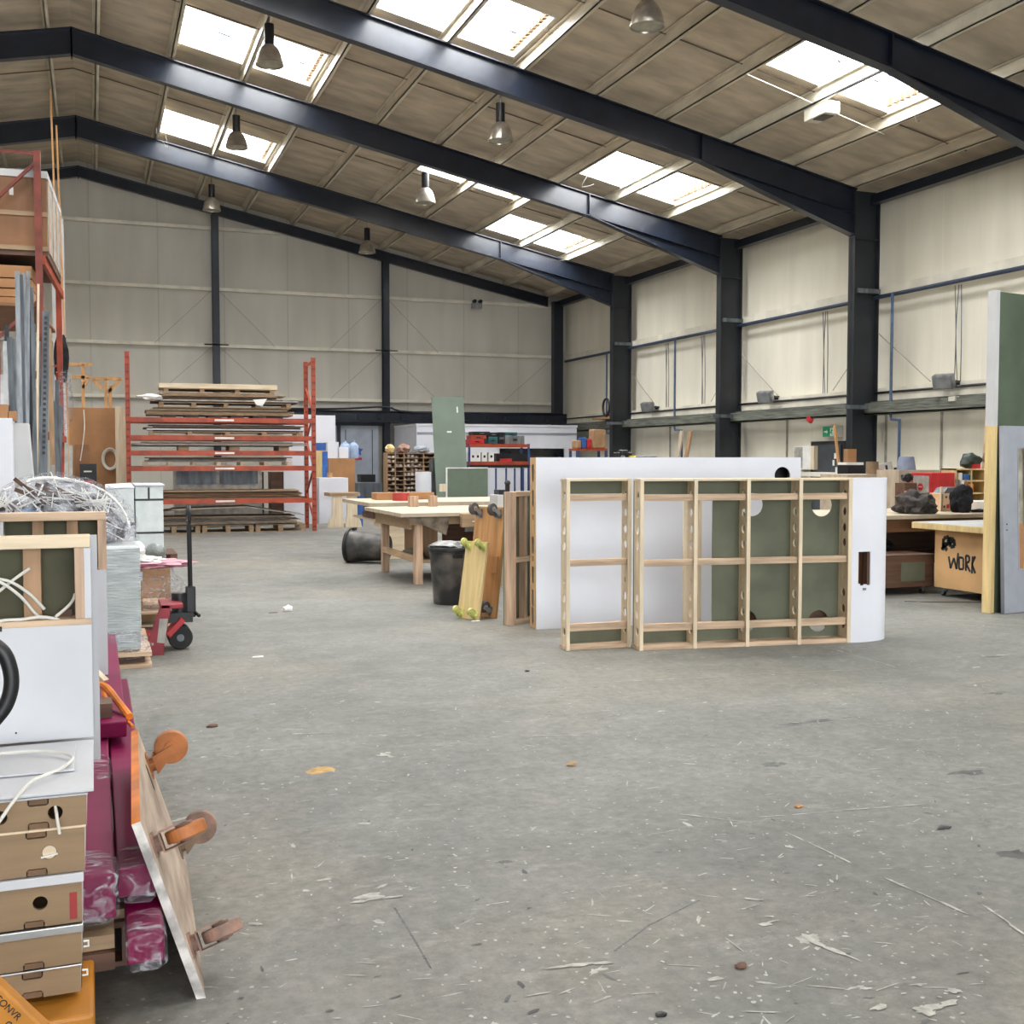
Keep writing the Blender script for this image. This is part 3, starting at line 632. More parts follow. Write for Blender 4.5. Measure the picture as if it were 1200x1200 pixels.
# outer skin built as plate strip with a real service hole
hx0, hx1, hz0, hz1 = 1.975, 2.10, .50, .79
def skin(p0, p1, z0, z1, t=.012):
    d = Vector((p1[0] - p0[0], p1[1] - p0[1], 0)).normalized(); nrm = Vector((-d.y, d.x, 0)) * t
    mb.prism([(p0[0], p0[1], z0), (p1[0], p1[1], z0), (p1[0], p1[1], z1), (p0[0], p0[1], z1)], nrm)
# refine points so hole edges fall on segment ends
P2 = []
for a_, b_ in zip(pts[:-1], pts[1:]):
    P2.append(a_)
    for hx in (hx0, hx1):
        if a_[0] < hx < b_[0]: tt = (hx - a_[0]) / (b_[0] - a_[0]); P2.append((hx, a_[1] + (b_[1] - a_[1]) * tt))
P2.append(pts[-1]); P2 = sorted(set(P2), key=lambda p: (round(p[0], 5), p[1]))
for a_, b_ in zip(P2[:-1], P2[1:]):
    if abs(a_[0] - b_[0]) + abs(a_[1] - b_[1]) < 1e-5: continue
    if a_[0] >= hx0 - 1e-6 and b_[0] <= hx1 + 1e-6: skin(a_, b_, 0, hz0 + .012 * math.sin(a_[0] * 90)); skin(a_, b_, hz1, H_)
    else: skin(a_, b_, 0, H_)
part(mb, 'curved_skin', M['white'], q, 'smooth white curved end', smooth=True)
mb = MB(); pl = [(1.9, .2)] + [(p[0] - .006, p[1] + .012, ) for p in P2]
for z in (.0, H_ - .018): mb.prism([(p[0], p[1], z) for p in [(1.92, .22)] + [(x, y + .014) for x, y in P2 if x > 1.93]], (0, 0, .016))
part(mb, 'curved_rib', M['ply_x'], q)
part(MB().box(2.085, 2.13, .03, .10, .02, H_ - .02), 'end_stud', M['dark_wood_z'], q); part(MB().box(1.92, 2.3, .20, .215, .02, H_ - .02), 'inner_lining', M['mdf_dark'], q)
part(MB().box(2.02, 2.05, -.02, .0, .455, .475), 'hinge_plate', M['galv'], q)
# left unit
p_ = frame_unit('partition_frame', 'short two stud plywood wall frame standing left of the long one', (3.675, 8.49, 0), rad(-2), [0, .555], H_, .14, [(.155, .215), (.70, .755), (1.245, 1.30)], None)
part(MB().box(0, .6, .145, .155, 1.30, H_ - .01), 'green_strip', M['green'], p_); part(MB().box(0, .6, .145, .155, .03, .165), 'green_strip', M['green'], p_)
# big white hollow panel behind
Lw = 2.72; t = thing('hollow_wall_panel', 'big white faced hollow wall panel with slotted plywood end', 'wall panel', (3.86, 9.66, 0), rad(-6))
fr = plate('white_face', rect(0, Lw, 0, 1.608), [circ(2.52, 1.43, .085)], .012, M['white'])
add_plate('white_face', fr, t, (1, 0, 0), (0, 0, 1), (0, -1, 0), (0, 0, 0))
M['slot_ply'] = wood('slotted_plywood', (.66, .42, .21), 1, .1)
sl = plate('slotted_end', rect(0, .2, 0, 1.608), [slot(.10, z, .065, .17) for z in (1.46, 1.22, .78, .50, .28, .11)] + [rect(.08, .12, 1.02, 1.07), rect(.08, .12, .63, .68)], .008, M['slot_ply'])
add_plate('slotted_end', sl, t, (0, 1, 0), (0, 0, 1), (1, 0, 0), (0, .006, 0))
part(MB().box(0, Lw, .2, .212, 0, 1.608), 'back_face', M['white_warm'], t); part(MB().box(.01, Lw, .006, .2, 1.59, 1.608), 'top_plate', M['white_warm'], t); part(MB().box(.01, Lw, .006, .2, 0, .04), 'bottom_plate', M['pine_x'], t)
part(MB().box(Lw - .018, Lw, .006, .2, .04, 1.59), 'end_plate', M['ply_z'], t); part(MB().box(.02, .06, .02, .18, .04, 1.59), 'inner_stud', M['dark_wood_z'], t)  # dark board added right behind the slots so they read as shaded depth
part(MB().box(2.38, 2.66, .15, .16, 1.3, 1.55), 'hole_shade', M['black'], t)  # black sheet behind the round hole, standing in for the shade inside
part(MB().box(2.0, 2.04, .02, .18, .04, 1.59), 'inner_stud', M['pine_z'], t)
# plywood stud seen through the opening (stands between the two units)
t = thing('plywood_stud', 'loose perforated plywood stud standing behind the long frame', 'stud', (4.93, 8.62, 0), rad(-12))
add_plate('stud_board', stud_plate(1.36, .13, [.30, .44, .84, .98, 1.13], [.57]), t, (1, 0, 0), (0, 0, 1), (0, -1, 0), (-.06, .1, 0)); part(MB().box(.065, .085, .02, .14, 0, 1.36), 'stud_return', M['ply_z'], t)
part(MB().box(-.45, .09, .02, .10, .0, .035), 'foot_rail', M['pine_x'], t)
# narrow frame
t = thing('narrow_frame', 'narrow dull pine frame with green backing left of the white panel', 'wall panel frame', (3.735, 9.93, 0), rad(33))
part(MB().box(0, .045, 0, .11, 0, 1.28), 'stud', M['dark_wood_z' if 0 else 'pine_z'], t, bev=.003); part(MB().box(.50, .545, 0, .11, 0, 1.28), 'stud', M['pine_z'], t, bev=.003); part(MB().box(.24, .285, .04, .11, 0, 1.28), 'stud', M['pine_z'], t, bev=.003)
for z in (1.235, .60, 0): part(MB().box(.045, .5, .01, .1, z, z + .045), 'rail', M['pine_x'], t, bev=.003)
part(MB().box(0, .545, .11, .12, 0, 1.28), 'green_backing', M['green'], t)
# ---- casters
def caster(par, org, X, Y, Z, r=.05, wm='rubber', fm='galv', pl=.045, side='caster', w=.03):
    """Z points away from the board, X is rolling offset direction"""
    o = bpy.data.objects.new(side, MB().box(-pl, pl, -pl * .8, pl * .8, 0, .006).cyl((0, 0, .006), (0, 0, .028), .026, n=14).prism([(-.035, -w * .75 - .004, .024), (.035, -w * .75 - .004, .024), (.034 + r * .3, -w * .75 - .004, .046 + r), (.008 + r * .3, -w * .75 - .004, .046 + r)], (0, .004, 0)).prism([(-.035, w * .75, .024), (.035, w * .75, .024), (.034 + r * .3, w * .75, .046 + r), (.008 + r * .3, w * .75, .046 + r)], (0, .004, 0)).box(-.034, .034, -w * .75, w * .75, .022, .028).mesh(side, M[fm])); C.objects.link(o); o.parent = par
    for k in range(2): pass
    setmx(o, X, Y, Z, org)
    part(MB().cyl((.02 + r * .3, -w / 2, .036 + r), (.02 + r * .3, w / 2, .036 + r), r, n=28), 'wheel', M[wm], o, bev=.004)
    part(MB().cyl((.02 + r * .3, -w / 2 - .008, .036 + r), (.02 + r * .3, w / 2 + .008, .036 + r), r * .42, n=16), 'wheel_hub', M['alu' if fm == 'galv' else fm], o)
    return o
def leaning_dolly(label, org, u, v, L_, W_, bm_, r, wm, fm, inset=.08, thick=.03, group=None, battens=None, wm2=None, angs=(1.5, 1.6, 1.2, 1.7)):
    """org = near bottom corner, u along floor edge, v up the board; casters on n = u x v side"""
    u = Vector(u).normalized(); v = Vector(v).normalized(); n_ = u.cross(v).normalized(); v = n_.cross(u)
    t = thing('furniture_dolly', label, 'dolly'); setmx(t, u, v, n_, org)
    part(MB().box(0, L_, 0, W_, -thick, 0), 'board', bm_, t, bev=.006)
    k = 0
    for x in (inset, L_ - inset):
        for y in (inset, W_ - inset):
            s = 1 if (k % 2) else -1
            m1 = (wm2[k] if wm2 else wm); f1 = (fm if isinstance(fm, str) else fm[k])
            ang = angs[k]
            caster(t, (x, y, 0), (math.cos(ang), math.sin(ang), 0), (-math.sin(ang), math.cos(ang), 0), (0, 0, 1), r, m1, f1, w=r * .6); k += 1
    if battens:
        for b in battens: part(MB().box(*b), 'batten', bm_, t, bev=.004)
    return t
# mid dollies leaning on bench / frame
def lean_basis(nx, ny, tilt):
    h = Vector((nx, ny, 0)).normalized(); n_ = (h * math.cos(tilt) + Vector((0, 0, 1)) * math.sin(tilt)); v = Vector((0, 0, 1)) * math.cos(tilt) - h * math.sin(tilt); u = v.cross(n_); return u, v, n_
M['wheel_grey'] = mat('grey_rubber_wheel', (.10, .085, .08), .6, var=.2)
u, v, n_ = lean_basis(-.90, -.43, rad(8))
leaning_dolly('tall orange plywood dolly leaning beside the black bin, grey wheels out', Vector((3.55, 10.84, 0)) , u, v, .42, 1.12, M['orange_ply_y'], .062, 'wheel_grey', 'galv', .075, .045, battens=[(.3, .40, .45, .62, 0, .02)])
u, v, n_ = lean_basis(-.90, -.43, rad(10))
leaning_dolly('short yellow plywood dolly with lime wheels leaning against the orange one', Vector((3.40, 10.66, 0)), u, v, .30, .78, M['yellow_ply_y'], .04, 'lime', 'lime', .05, .035)
# ---- bins
def bin_mesh():
    t = thing('rubbish_bin', '', 'bin')
    part(MB().lathe([(0, .01), (.18, .01), (.185, 0), (.19, .02), (.235, .56), (.245, .57), (.245, .60), (.232, .60), (.225, .57), (.18, .04), (0, .035)], 40), 'bin_body', M['black_dust'], t, smooth=True)
    part(MB().lathe([(.235, .575), (.262, .585), (.265, .615), (.255, .63), (.238, .625), (.235, .60)], 40), 'rim', M['black'], t, smooth=True)
    part(MB().box(-.05, .05, -.275, -.24, .52, .56), 'handle', M['black'], t)
    return t
b1 = bin_mesh(); b1.location = (3.68, 11.75, 0); b1['label'] = 'dusty black plastic bin standing upright in front of the workbench'; b1['group'] = 'black bins'
b2 = copy_tree(b1); b2['label'] = 'black plastic bin tipped on its side on the open floor'
d = Vector((-.80, .56, 0)).normalized()
zax = Vector((d.x, d.y, .03)).normalized(); xax = zax.cross(Vector((0, 0, 1))).normalized(); yax = zax.cross(xax)
setmx(b2, xax, yax, zax, Vector((4.22, 16.55, .225)))
for o_, k_, lb in ((b1, 1.0, ''), (b2, 1.03, '')): o_.scale = (k_, k_, k_)
b2.location = (4.20, 16.6, .235)
bg = MB().blob((0, 0, 0), (.22, .22, .05), 3, .35, 3); o = solo(bg, 'bin_bag', M['film_blue'] if 0 else mat('bin_liner', (.10, .10, .10), .3, col2=(.4, .4, .38), bump=.8), 'crumpled grey liner bunched in the mouth of the upright bin', 'bin liner', (3.68, 11.75, .64), smooth=True)
# ---- workbenches mid
t = thing('workbench', 'front joinery workbench with pine legs and a wooden vice', 'workbench', (3.75, 13.62, 0))
part(MB().box(-.15, 2.3, -.05, 1.95, .86, .91), 'worktop', M['grime_wood'], t, bev=.004); part(MB().box(-.02, 2.2, 0, .03, .76, .86), 'apron', M['ply_dull'], t); part(MB().box(-.02, .02, .05, 1.85, .70, .86), 'apron', M['ply_dull'], t)
for x, y in ((.1, .05), (.1, 1.75), (2.1, .05), (2.1, 1.75)): part(MB().box(x - .05, x + .05, y - .04, y + .06, 0, .86), 'leg', M['dark_wood_z' if y < 0 else 'pine_z'], t, bev=.004)
part(MB().box(.05, .09, .1, 1.7, .28, .36), 'stretcher', M['pine_y'], t); part(MB().box(.1, 2.1, .1, 1.7, .26, .29), 'shelf', M['ply_dull'], t)
part(MB().box(.35, .38, .12, 1.65, .3, .84), 'side_panel', M['ply_dull_z'], t); part(MB().box(.5, 2.1, .30, .33, .5, .82), 'drawer_front', M['dark_wood'], t)
part(MB().prism([(-.14, .0, .86), (.5, .0, .86), (.45, .0, .62), (.1, .0, .78)], (0, -.03, 0)), 'gusset', mat('stained_board', (.24, .19, .14), .8, var=.35, scale=6), t)
v_ = part(MB().box(.62, .98, -.16, -.06, .72, .90), 'vice_jaw', M['ply_dull'], t, bev=.01)
part(MB().cyl((.80, -.34, .80), (.80, -.06, .80), .018).cyl((.70, -.33, .80), (.90, -.33, .80), .011), 'vice_screw', M['galv'], v_); part(MB().box(.70, .95, -.045, .0, .66, .80), 'vice_plate', M['galv'], v_)
mb = MB()
tag(solo(MB().blob((0, 0, 0), (.11, .35, .05), 4, .3, 3, -.05), 'rag', mat('green_rag', (.12, .13, .09), .9, bump=.5), 'green cloth lying on the lower shelf of the front workbench', 'cloth', (3.96, 14.3, .35), smooth=True), 'green cloth lying on the lower shelf of the front workbench', 'cloth')
solo(MB().box(-.12, .12, -.07, .07, 0, .05), 'wood_block', M['pine_x'], 'small dark pine block on the front workbench top', 'wood block', (5.35, 14.6, .912), .2)
solo(MB().box(-.06, .06, -.07, .07, 0, .15), 'wood_block', M['pine_z'], 'upright pine block on the left of the workbench edge', 'wood block', (4.25, 15.35, .912)); solo(MB().box(-.05, .05, -.07, .07, 0, .15), 'wood_block', M['pine_z'], 'second upright pine block, right of the first on the workbench', 'wood block', (4.55, 15.38, .912))
solo(MB().box(-.03, .12, -.05, .05, 0, .14), 'drill_battery_charger', M['galv'], 'small grey machine clamp by the vice', 'clamp', (4.95, 13.75, .912))
# back bench
t = thing('workbench', 'rear joinery workbench with pale top behind the front one', 'workbench', (4.05, 17.3, 0))
part(MB().box(0, 3.4, -.1, 1.9, .84, .90), 'worktop', M['grime_wood'], t, bev=.004); part(MB().box(.1, 3.3, -.06, -.02, .74, .84), 'apron', M['grime_wood'], t)
part(MB().prism([(.35, 0, 0), (.6, 0, 0), (.6, 0, .4), (.45, 0, .6), (.1, 0, .62), (.1, 0, .54), (.3, 0, .45)], (0, .04, 0)), 'end_support', M['ply_x'], t); part(MB().prism([(.75, 0, 0), (1.0, 0, 0), (1.0, 0, .7), (.9, 0, .7), (.85, 0, .45)], (0, .04, 0)), 'end_support', M['ply_z'], t)
for x, y in ((.75, 1.7), (3.1, .1), (3.1, 1.7)): part(MB().box(x - .05, x + .05, y - .05, y + .05, 0, .84), 'leg', M['steel_col'], t)
part(MB().box(.1, 1.2, -.05, 1.5, .60, .63), 'shelf', M['ply_x'], t); part(MB().box(.6, 3.2, 0, 1.6, .10, .14), 'shelf', M['white_warm'], t)
mb = MB()
random.seed(5)
for k in range(22): 
    x, y = random.uniform(.1, 1.0), random.uniform(0, .5); mb.box(x, x + random.uniform(.08, .25), y, y + .5, .64, .64 + random.uniform(.03, .19))
o = link('offcut_pile', mb.mesh('offcut_pile', M['dark_wood'])); o.location = (4.05, 17.3, 0); o['kind'] = 'stuff'; tag(o, 'jumble of dark wood offcuts on the shelf of the rear workbench', 'offcuts')
pbox('timber_box', 'long low orange brown timber box on the rear workbench', 'timber box', 441, 577, 509, 586, 18.3, .35, M['mdf'], z0=.902); 
solo(MB().cyl((0, 0, 0), (0, 0, .13), .14, n=24), 'tape_roll', mat('red_roll', (.45, .05, .04), .6), 'fat red roll at the left end of the low timber box', 'roll', (4.75, 17.9, .902), smooth=True)
t = thing('router', 'black hand router standing on the rear workbench', 'power tool', (6.55, 17.7, .902)); part(MB().box(-.09, .09, -.07, .07, 0, .03).cyl((0, 0, .03), (0, 0, .24), .04), 'body', M['black'], t); part(MB().blob((0, 0, .28), (.05, .05, .05), 2, .1, 2), 'knob', M['black'], t)
solo(MB().box(-.08, .08, -.05, .05, 0, .04), 'battery_pack', M['black'], 'small flat black battery right of the black router', 'battery', (6.9, 17.5, .902))
mb = MB(); mb.tube([(.2 * math.cos(a) * (1 + .1 * math.sin(3 * a)), .2 * math.sin(a), .02 + .12 * (1 + math.sin(a * .9)) * .5) for a in [i * .5 for i in range(26)]], .012, 6)
solo(mb, 'air_hose', M['blue_pipe'], 'coiled blue grey air hose on the end of the rear workbench', 'hose', (7.15, 17.6, .91))
pbox('white_cabinet', 'tall cream white cupboard box between the workbench and the pine frame', 'cabinet', 583, 580, 598, 622, 13.2, .3, M['white_warm'], z0=.0); 
pbox('small_trim_box', 'small dark blue box on top of the cream cupboard', 'box', 585, 574, 592, 580, 13.3, .2, M['steel_navy'])
# dark clutter between bench and narrow frame
t = thing('trolley', 'dark wooden tool trolley crammed behind the leaning dollies', 'trolley', (4.60, 11.40, 0), 0)
part(MB().box(-.1, 1.2, -.2, .6, .72, .76), 'top_shelf', M['dark_wood'], t); part(MB().box(-.1, 1.2, -.2, .6, .30, .33), 'shelf', M['dark_wood'], t)
for x, y in ((-.07, -.17), (1.17, -.17), (-.07, .57), (1.17, .57)): part(MB().box(x - .03, x + .03, y - .03, y + .03, 0, .72), 'leg', M['dark_wood_z'], t)
solo(MB().blob((0, 0, 0), (.20, .16, .11), 8, .3, 3, -.10), 'bin_bag', M['black'], 'dark shapeless bag stuffed under the tool trolley', 'bag', (4.85, 11.6, .105), smooth=True)
solo(MB().box(-.12, .12, -.1, .1, 0, .28), 'paint_tin_box', M['white_warm'], 'small white carton on the tool trolley shelf', 'carton', (4.62, 11.3, .335)); solo(MB().box(-.1, .1, -.1, .1, 0, .2), 'blue_carton', M['blue'], 'small blue carton on the tool trolley shelf', 'carton', (4.92, 11.3, .335))
# jacket / rags on surface behind narrow frame
solo(MB().box(0, 1.9, 0, .9, 0, .92), 'storage_chest', M['grime_wood'], 'pale plywood chest behind the narrow pine frame, rags on top', 'chest', (4.75, 12.3, 0))
solo(MB().blob((0, 0, 0), (.38, .25, .10), 12, .4, 3, -.05), 'sanding_rags', M['cardboard'], 'heap of tan rags and paper on the plywood chest', 'rags', (5.35, 12.6, .97), smooth=True)
solo(MB().blob((0, 0, 0), (.22, .15, .08), 15, .5, 3, -.05), 'dust_sheet', M['black_cloth'], 'black cloth lying beside the tan rags on the chest', 'cloth', (5.2, 12.95, .97), smooth=True)
# ================================================================= green boards, shelving at the back
a, b = atY(514, 590, 27), atY(549, 590, 27)
t = thing('plasterboard_sheet', 'tall pale green board leaning upright at the back of the shop', 'board', ((a.x + b.x) / 2, 27, 0)); 
part(MB().box(-.42, .42, 0, .02, 0, 3.16), 'sheet', M['green_pale'], t); part(MB().box(-.42, .42, .02, .06, 0, .1), 'foot', M['pine_x'], t)
part(MB().box(.22, .26, -.006, 0, 2.75, 2.9).box(-.06, .06, -.006, 0, 2.25, 2.29), 'label', M['paper'], t); t.rotation_euler = (rad(-2.5), rad(-2), 0)
t = thing('glazed_screen', 'low green board with cream rounded edge standing on the back bench', 'screen', (6.9, 20.9, 0)); part(MB().box(-.42, .42, 0, .03, 0, 1.40), 'panel', M['green_pale'] if 0 else mat('mid_green_board', (.125, .165, .12), .6, var=.05), t)
part(MB().box(-.44, -.42, -.01, .04, 0, 1.42).box(-.42, .42, -.01, .04, 1.40, 1.42), 'edging', M['paper'], t); part(MB().box(-.58, -.45, -.01, .01, .95, 1.1), 'hinge_block', M['ply_z'], t)
# blue and orange boltless shelving
t = thing('shelving_unit', 'blue and orange shelving stacked with tool cases at the office wall', 'shelving', (9.62, 29, 0))
for x in (0, 1.74):
    for y in (0, .55): part(MB().box(x - .025, x + .025, y - .025, y + .025, 0, 2.0), 'post', M['navy'], t)
for z in (1.90, 1.42): part(MB().box(0, 1.74, -.03, .58, z, z + .09), 'shelf', M['rack'], t)
part(MB().box(0, 1.74, -.03, .58, 1.34, 1.42), 'lower_beam', M['black'], t)
for x in (.26, .52, .80, 1.06, 1.30, 1.55): pass
mb = MB()
t2 = thing('bar_rack', 'row of thin dark blue uprights below the shelving', 'rack', (9.62, 28.8, 0))
for k, x in enumerate((.15, .42, .70, 1.0, 1.25, 1.50)): part(MB().box(x - .02, x + .02, -.02, .02, .05, 1.33), 'upright', M['navy'], t2)
part(MB().box(.1, 1.55, -.03, .03, 0, .05), 'base_rail', M['navy'], t2)
cases = [('red', .02, .42, 1.99, .13, 'red tool case on the shelving, second from bottom of the left pile'), ('rack', .05, .45, 2.12, .11, 'dark red tool case near the top of the left pile on the shelving'), ('black', .12, .5, 2.23, .10, 'black tool case on top of the left pile on the shelving'),
         ('teal', .56, .28, 1.99, .20, 'dark teal tool case in the middle of the top shelf'), ('black', .58, .26, 2.19, .12, 'small black tool case on the dark teal one'), ('black', .86, .16, 1.99, .33, 'tall black tool case in the middle of the top shelf'),
         ('galv', 1.05, .58, 1.99, .24, 'silver and blue tool case at the right of the top shelf'), ('teal', 1.06, .36, 2.23, .09, 'flat teal case on the silver tool case')]
for m_, x, w_, z, h, lb in cases:
    t = thing('tool_case', lb, 'tool case', (9.62 + x + w_ / 2, 29.02, z)); part(MB().box(-w_ / 2, w_ / 2, 0, .4, 0, h), 'case_body', M[m_], t, bev=.015); part(MB().box(-.06, .06, -.02, 0, h * .4, h * .6), 'handle', M['black' if m_ != 'black' else 'grey_steel'], t)
for k, x in enumerate((.03, .17, .36, .56)):
    t = thing('filament_box', 'white carton, number %s from the left on the lower shelf of the tool shelving' % ('one', 'two', 'three', 'four')[k], 'carton', (9.62 + x + .08, 29.0, 1.513), group='white cartons on the shelving'); part(MB().box(-.075, .075, 0, .3, 0, .24), 'carton_body', M['paper'], t); part(MB().box(-.03, .03, -.004, 0, .1, .17), 'print', M['steel_navy'], t)
solo(MB().box(0, .85, .03, .4, 0, .22), 'tool_crate', M['black'], 'long black crate on the lower shelf right of the white cartons', 'crate', (10.42, 29.0, 1.513)); 
solo(MB().box(0, .35, 0, .02, 0, .08), 'red_tool', M['red'], 'small red tool leaning on the long black crate', 'tool', (10.5, 28.97, 1.512))
# cluttered orange rack by the far column
a, b = atY(676, 528, 27.5), atY(712, 528, 27.5)
t = thing('shelving_unit', 'orange topped shelving beside the far column', 'shelving', (a.x, 27.5, 0))
W_ = b.x - a.x
for x in (0.03, W_ - .03):
    for y in (0.03, .5): part(MB().box(x - .03, x + .03, y - .03, y + .03, 0, 1.8), 'post', M['navy'], t)
part(MB().box(0, W_, 0, .55, 1.80, 1.86), 'shelf', M['rack'], t); part(MB().box(0, W_, 0, .55, 1.45, 1.5), 'shelf', M['rack'], t)
for k, (m_, x, w_, h, lb, ct) in enumerate((('cardboard', .0, .16, .22, 'grey brown sack at the left of the orange shelving', 'sack'), ('blue', .18, .13, .30, 'blue bottle cluster on the orange shelving by the far column', 'bottle'), ('red', .33, .13, .26, 'red container beside the blue one on the orange shelving', 'container'), ('cardboard', .50, .38, .52, 'tall cardboard box on the orange shelving by the far column', 'box'))):
    solo(MB().box(0, w_, .05, .35, 0, h), ct.replace(' ', '_') if ct != 'box' else 'cardboard_box', M[m_], lb, ct, (a.x + x, 27.5, 1.86), bev=.03)
# small fan / blower on ledge
p = atX(705, 487, 14.3)
t = thing('coiled_hose', 'black coiled cable on the ledge right of the gable corner', 'cable coil', (14.45, p.y, p.z - .05)); mb = MB(); mb.tube([(0, .22 * math.cos(a), .3 + .25 * math.sin(a)) for a in [i * .6 for i in range(22)]], .035, 6); part(mb, 'coil', M['black'], t)
solo(MB().box(-.25, .25, -.5, .8, 0, .05), 'ledge_board', M['mdf'], 'brown board lying on the cable tray near the gable corner', 'board', (14.6, p.y, p.z - .11))
# pigeonhole store
a = atY(453, 520, 29)
t = thing('pigeonhole_rack', 'tall pigeonhole store full of small parts left of the green board', 'storage rack', (7.33, 29, 0))
for x in (0, .22, .46, 1.0, 1.3 + .15): part(MB().box(x - .012, x + .012, 0, .4, 0, 1.75 if x < 1.2 else 1.75), 'divider', M['ply_dull_z'], t)
for k in range(13): part(MB().box(0, 1.45, 0, .4, .3 + k * .118, .3 + k * .118 + .015), 'shelf', M['ply_dull'], t)
part(MB().box(0, 1.45, .4, .41, 0, 1.75), 'back_panel', M['dark_wood'], t)
random.seed(11)
mb = MB()
st = link('small_parts', None) if False else None
for k in range(12):
    for x in [i * .105 + .03 for i in range(13)]:
        if random.random() < .7: zz = .318 + k * .118; mb.box(7.33 + x, 7.33 + x + .07, 29.03, 29.25, zz, zz + random.uniform(.03, .08))
o = link('small_parts', mb.mesh('small_parts', mat('mixed_small_parts', (.66, .58, .52), .6, var=.4, scale=9, col2=(.12, .05, .04)))); o['kind'] = 'stuff'; tag(o, 'countless small boxed fittings filling the pigeonhole store', 'fittings')
for k, (x, sc, m_, lb) in enumerate(((.12, (.13, .14, .12), 'yellow_ply', 'yellowish bag of fittings on top of the pigeonhole store'), (.5, (.18, .15, .12), 'dusty_pink', 'pinkish grey sack on top of the pigeonhole store'), (1.0, (.22, .16, .10), 'grey_blue', 'grey sack on the right top of the pigeonhole store'))):
    solo(MB().blob((0, 0, 0), sc, k + 20, .4, 3, -.1), 'fittings_sack', M[m_], lb, 'sack', (7.33 + x, 29.2, 1.75 + .1), smooth=True)
a, b = atY(487, 553, 26.5), atY(505, 553, 26.5)
solo(MB().cyl((0, 0, 0), (0, 0, a.z), (b.x - a.x) / 2, n=28), 'wrap_roll', M['white'], 'fat white roll standing upright before the pigeonhole store', 'roll', ((a.x + b.x) / 2, 26.5, 0), smooth=True)
pbox('pillar_drill', 'slim dark pillar drill between the white roll and green board', 'machine', 507, 538, 512, 592, 27.5, .3, M['grey_steel'], z0=0); 
# ================================================================= back left of the door
pbox('white_carton', 'big white carton high on the stack right of the rack', 'carton', 367, 487, 393, 519, 30.6, .8, M['white'])
pbox('white_cupboard', 'white cupboard with panelled front behind the orange trestle', 'cupboard', 374, 560, 408, 579, 27.2, .8, M['white'], z0=0)
t = thing('lidded_stack', 'tall brown hardboard cabinet behind the white cupboard', 'cabinet', (7.05, 29.5, 0)); a, b = atY(385, 537, 29.5), atY(416, 537, 29.5); t.location.x = a.x
part(MB().box(0, b.x - a.x, 0, 1, 0, a.z), 'cabinet_body', M['mdf_dark'] if 0 else M['mdf'], t)
for r_, lb, m_ in (((384, 518, 397, 538), 'white carton standing on the brown cabinet, left one', 'white'), ((396, 524, 408, 537), 'small white carton standing on the brown cabinet, right one', 'white')): pbox('white_carton', lb, 'carton', *r_, 29.6, .5, M[m_])
pbox('base_stack', 'dark stack that carries the big white carton behind the rack', 'shelving', 370, 519, 392, 600, 30.65, .7, M['cardboard'], z0=0)
pbox('blue_crate', 'blue plastic crate right of the orange red rack', 'crate', 369, 519, 382, 528, 28.4, .4, M['blue']); pbox('crate_stand', 'pale wooden box under the blue crate right of the rack', 'box', 369, 528, 380, 580, 28.4, .5, M['yellow_ply'], z0=0)
pbox('blue_notice_board', 'narrow upright blue board with white text lines right of the rack', 'board', 378, 529, 384, 548, 28.1, .04, M['blue'], z0=0);
pbox('steel_cabinet', 'low dark steel machine cabinet in front of the grey door', 'cabinet', 417, 566, 448, 590, 32, .8, M['grey_steel'], z0=0); pbox('black_machine', 'black compressor machine on the low steel cabinet', 'machine', 423, 556, 440, 565, 32.1, .5, M['black'])
p = atY(430, 575, 31.9); 
for k, (px, lb) in enumerate(((403, 'left pale blue water bottle by the grey door'), (413, 'right pale blue water bottle by the grey door'))):
    a = atY(px, 536, 29.9); b_ = MB().lathe([(0, 0), (.13, 0), (.14, .05), (.14, .33), (.11, .38), (.04, .43), (.04, .48), (0, .48)], 20); solo(b_, 'water_bottle', mat('pale_blue_bottle', (.35, .45, .62), .15), lb, 'water bottle', (a.x, 29.75, atY(405, 537, 29.5).z + (.0 if px == 403 else 0)), smooth=True)
# orange ply trestle legs, blue board
a, b = atY(387, 620, 25.8), atY(417, 620, 25.8)
t = thing('trestle_table', 'pale plywood trestle with two shaped legs right of the rack', 'trestle', ((a.x + b.x) / 2, 25.6, 0))
for s in (-1, 1): 
    pl_ = [(s * .02, 0, 0), (s * .40, 0, 0), (s * .38, 0, .13), (s * .30, 0, .28), (s * .29, 0, .72), (s * .05, 0, .72), (s * .05, 0, .25), (s * .02, 0, .2)]
    part(MB().prism(pl_, (0, .04, 0)), 'leg', M['ply_z'], t)
part(MB().box(-.36, .36, -.02, .6, .72, .80), 'top_board', M['ply_dull'], t)
pbox('blue_board', 'deep blue board standing right of the plywood trestle', 'board', 412, 580, 425, 621, 25.9, .05, M['blue'], z0=0)
p = atY(391, 556, 27.0); solo(MB().cyl((0, 0, 0), (0, 0, .12), .07), 'tape_roll', M['cardboard'], 'small tape roll on the white cupboard', 'roll', (p.x, 27.5, atY(374, 560, 27.2).z + .0), smooth=True)
pbox('office_post', 'dark steel post right of the blue board near the rear workbench', 'post', 441, 602, 449, 640, 19.6, .15, M['steel_col'], z0=0) if False else None

t = thing('timber_skid', 'dark timber skid on the floor behind the long frame, seen through its low holes', 'skid', (5.05, 8.42, 0), rad(-12)); part(MB().box(0, 1.15, .05, .12, .12, .26), 'upper_board', M['dark_wood'], t); part(MB().box(0, 1.15, .05, .3, 0, .03), 'lower_board', M['dark_wood'], t)
for x in (0, .5, 1.05): part(MB().box(x, x + .1, .05, .12, .03, .12), 'block', M['dark_wood'], t)
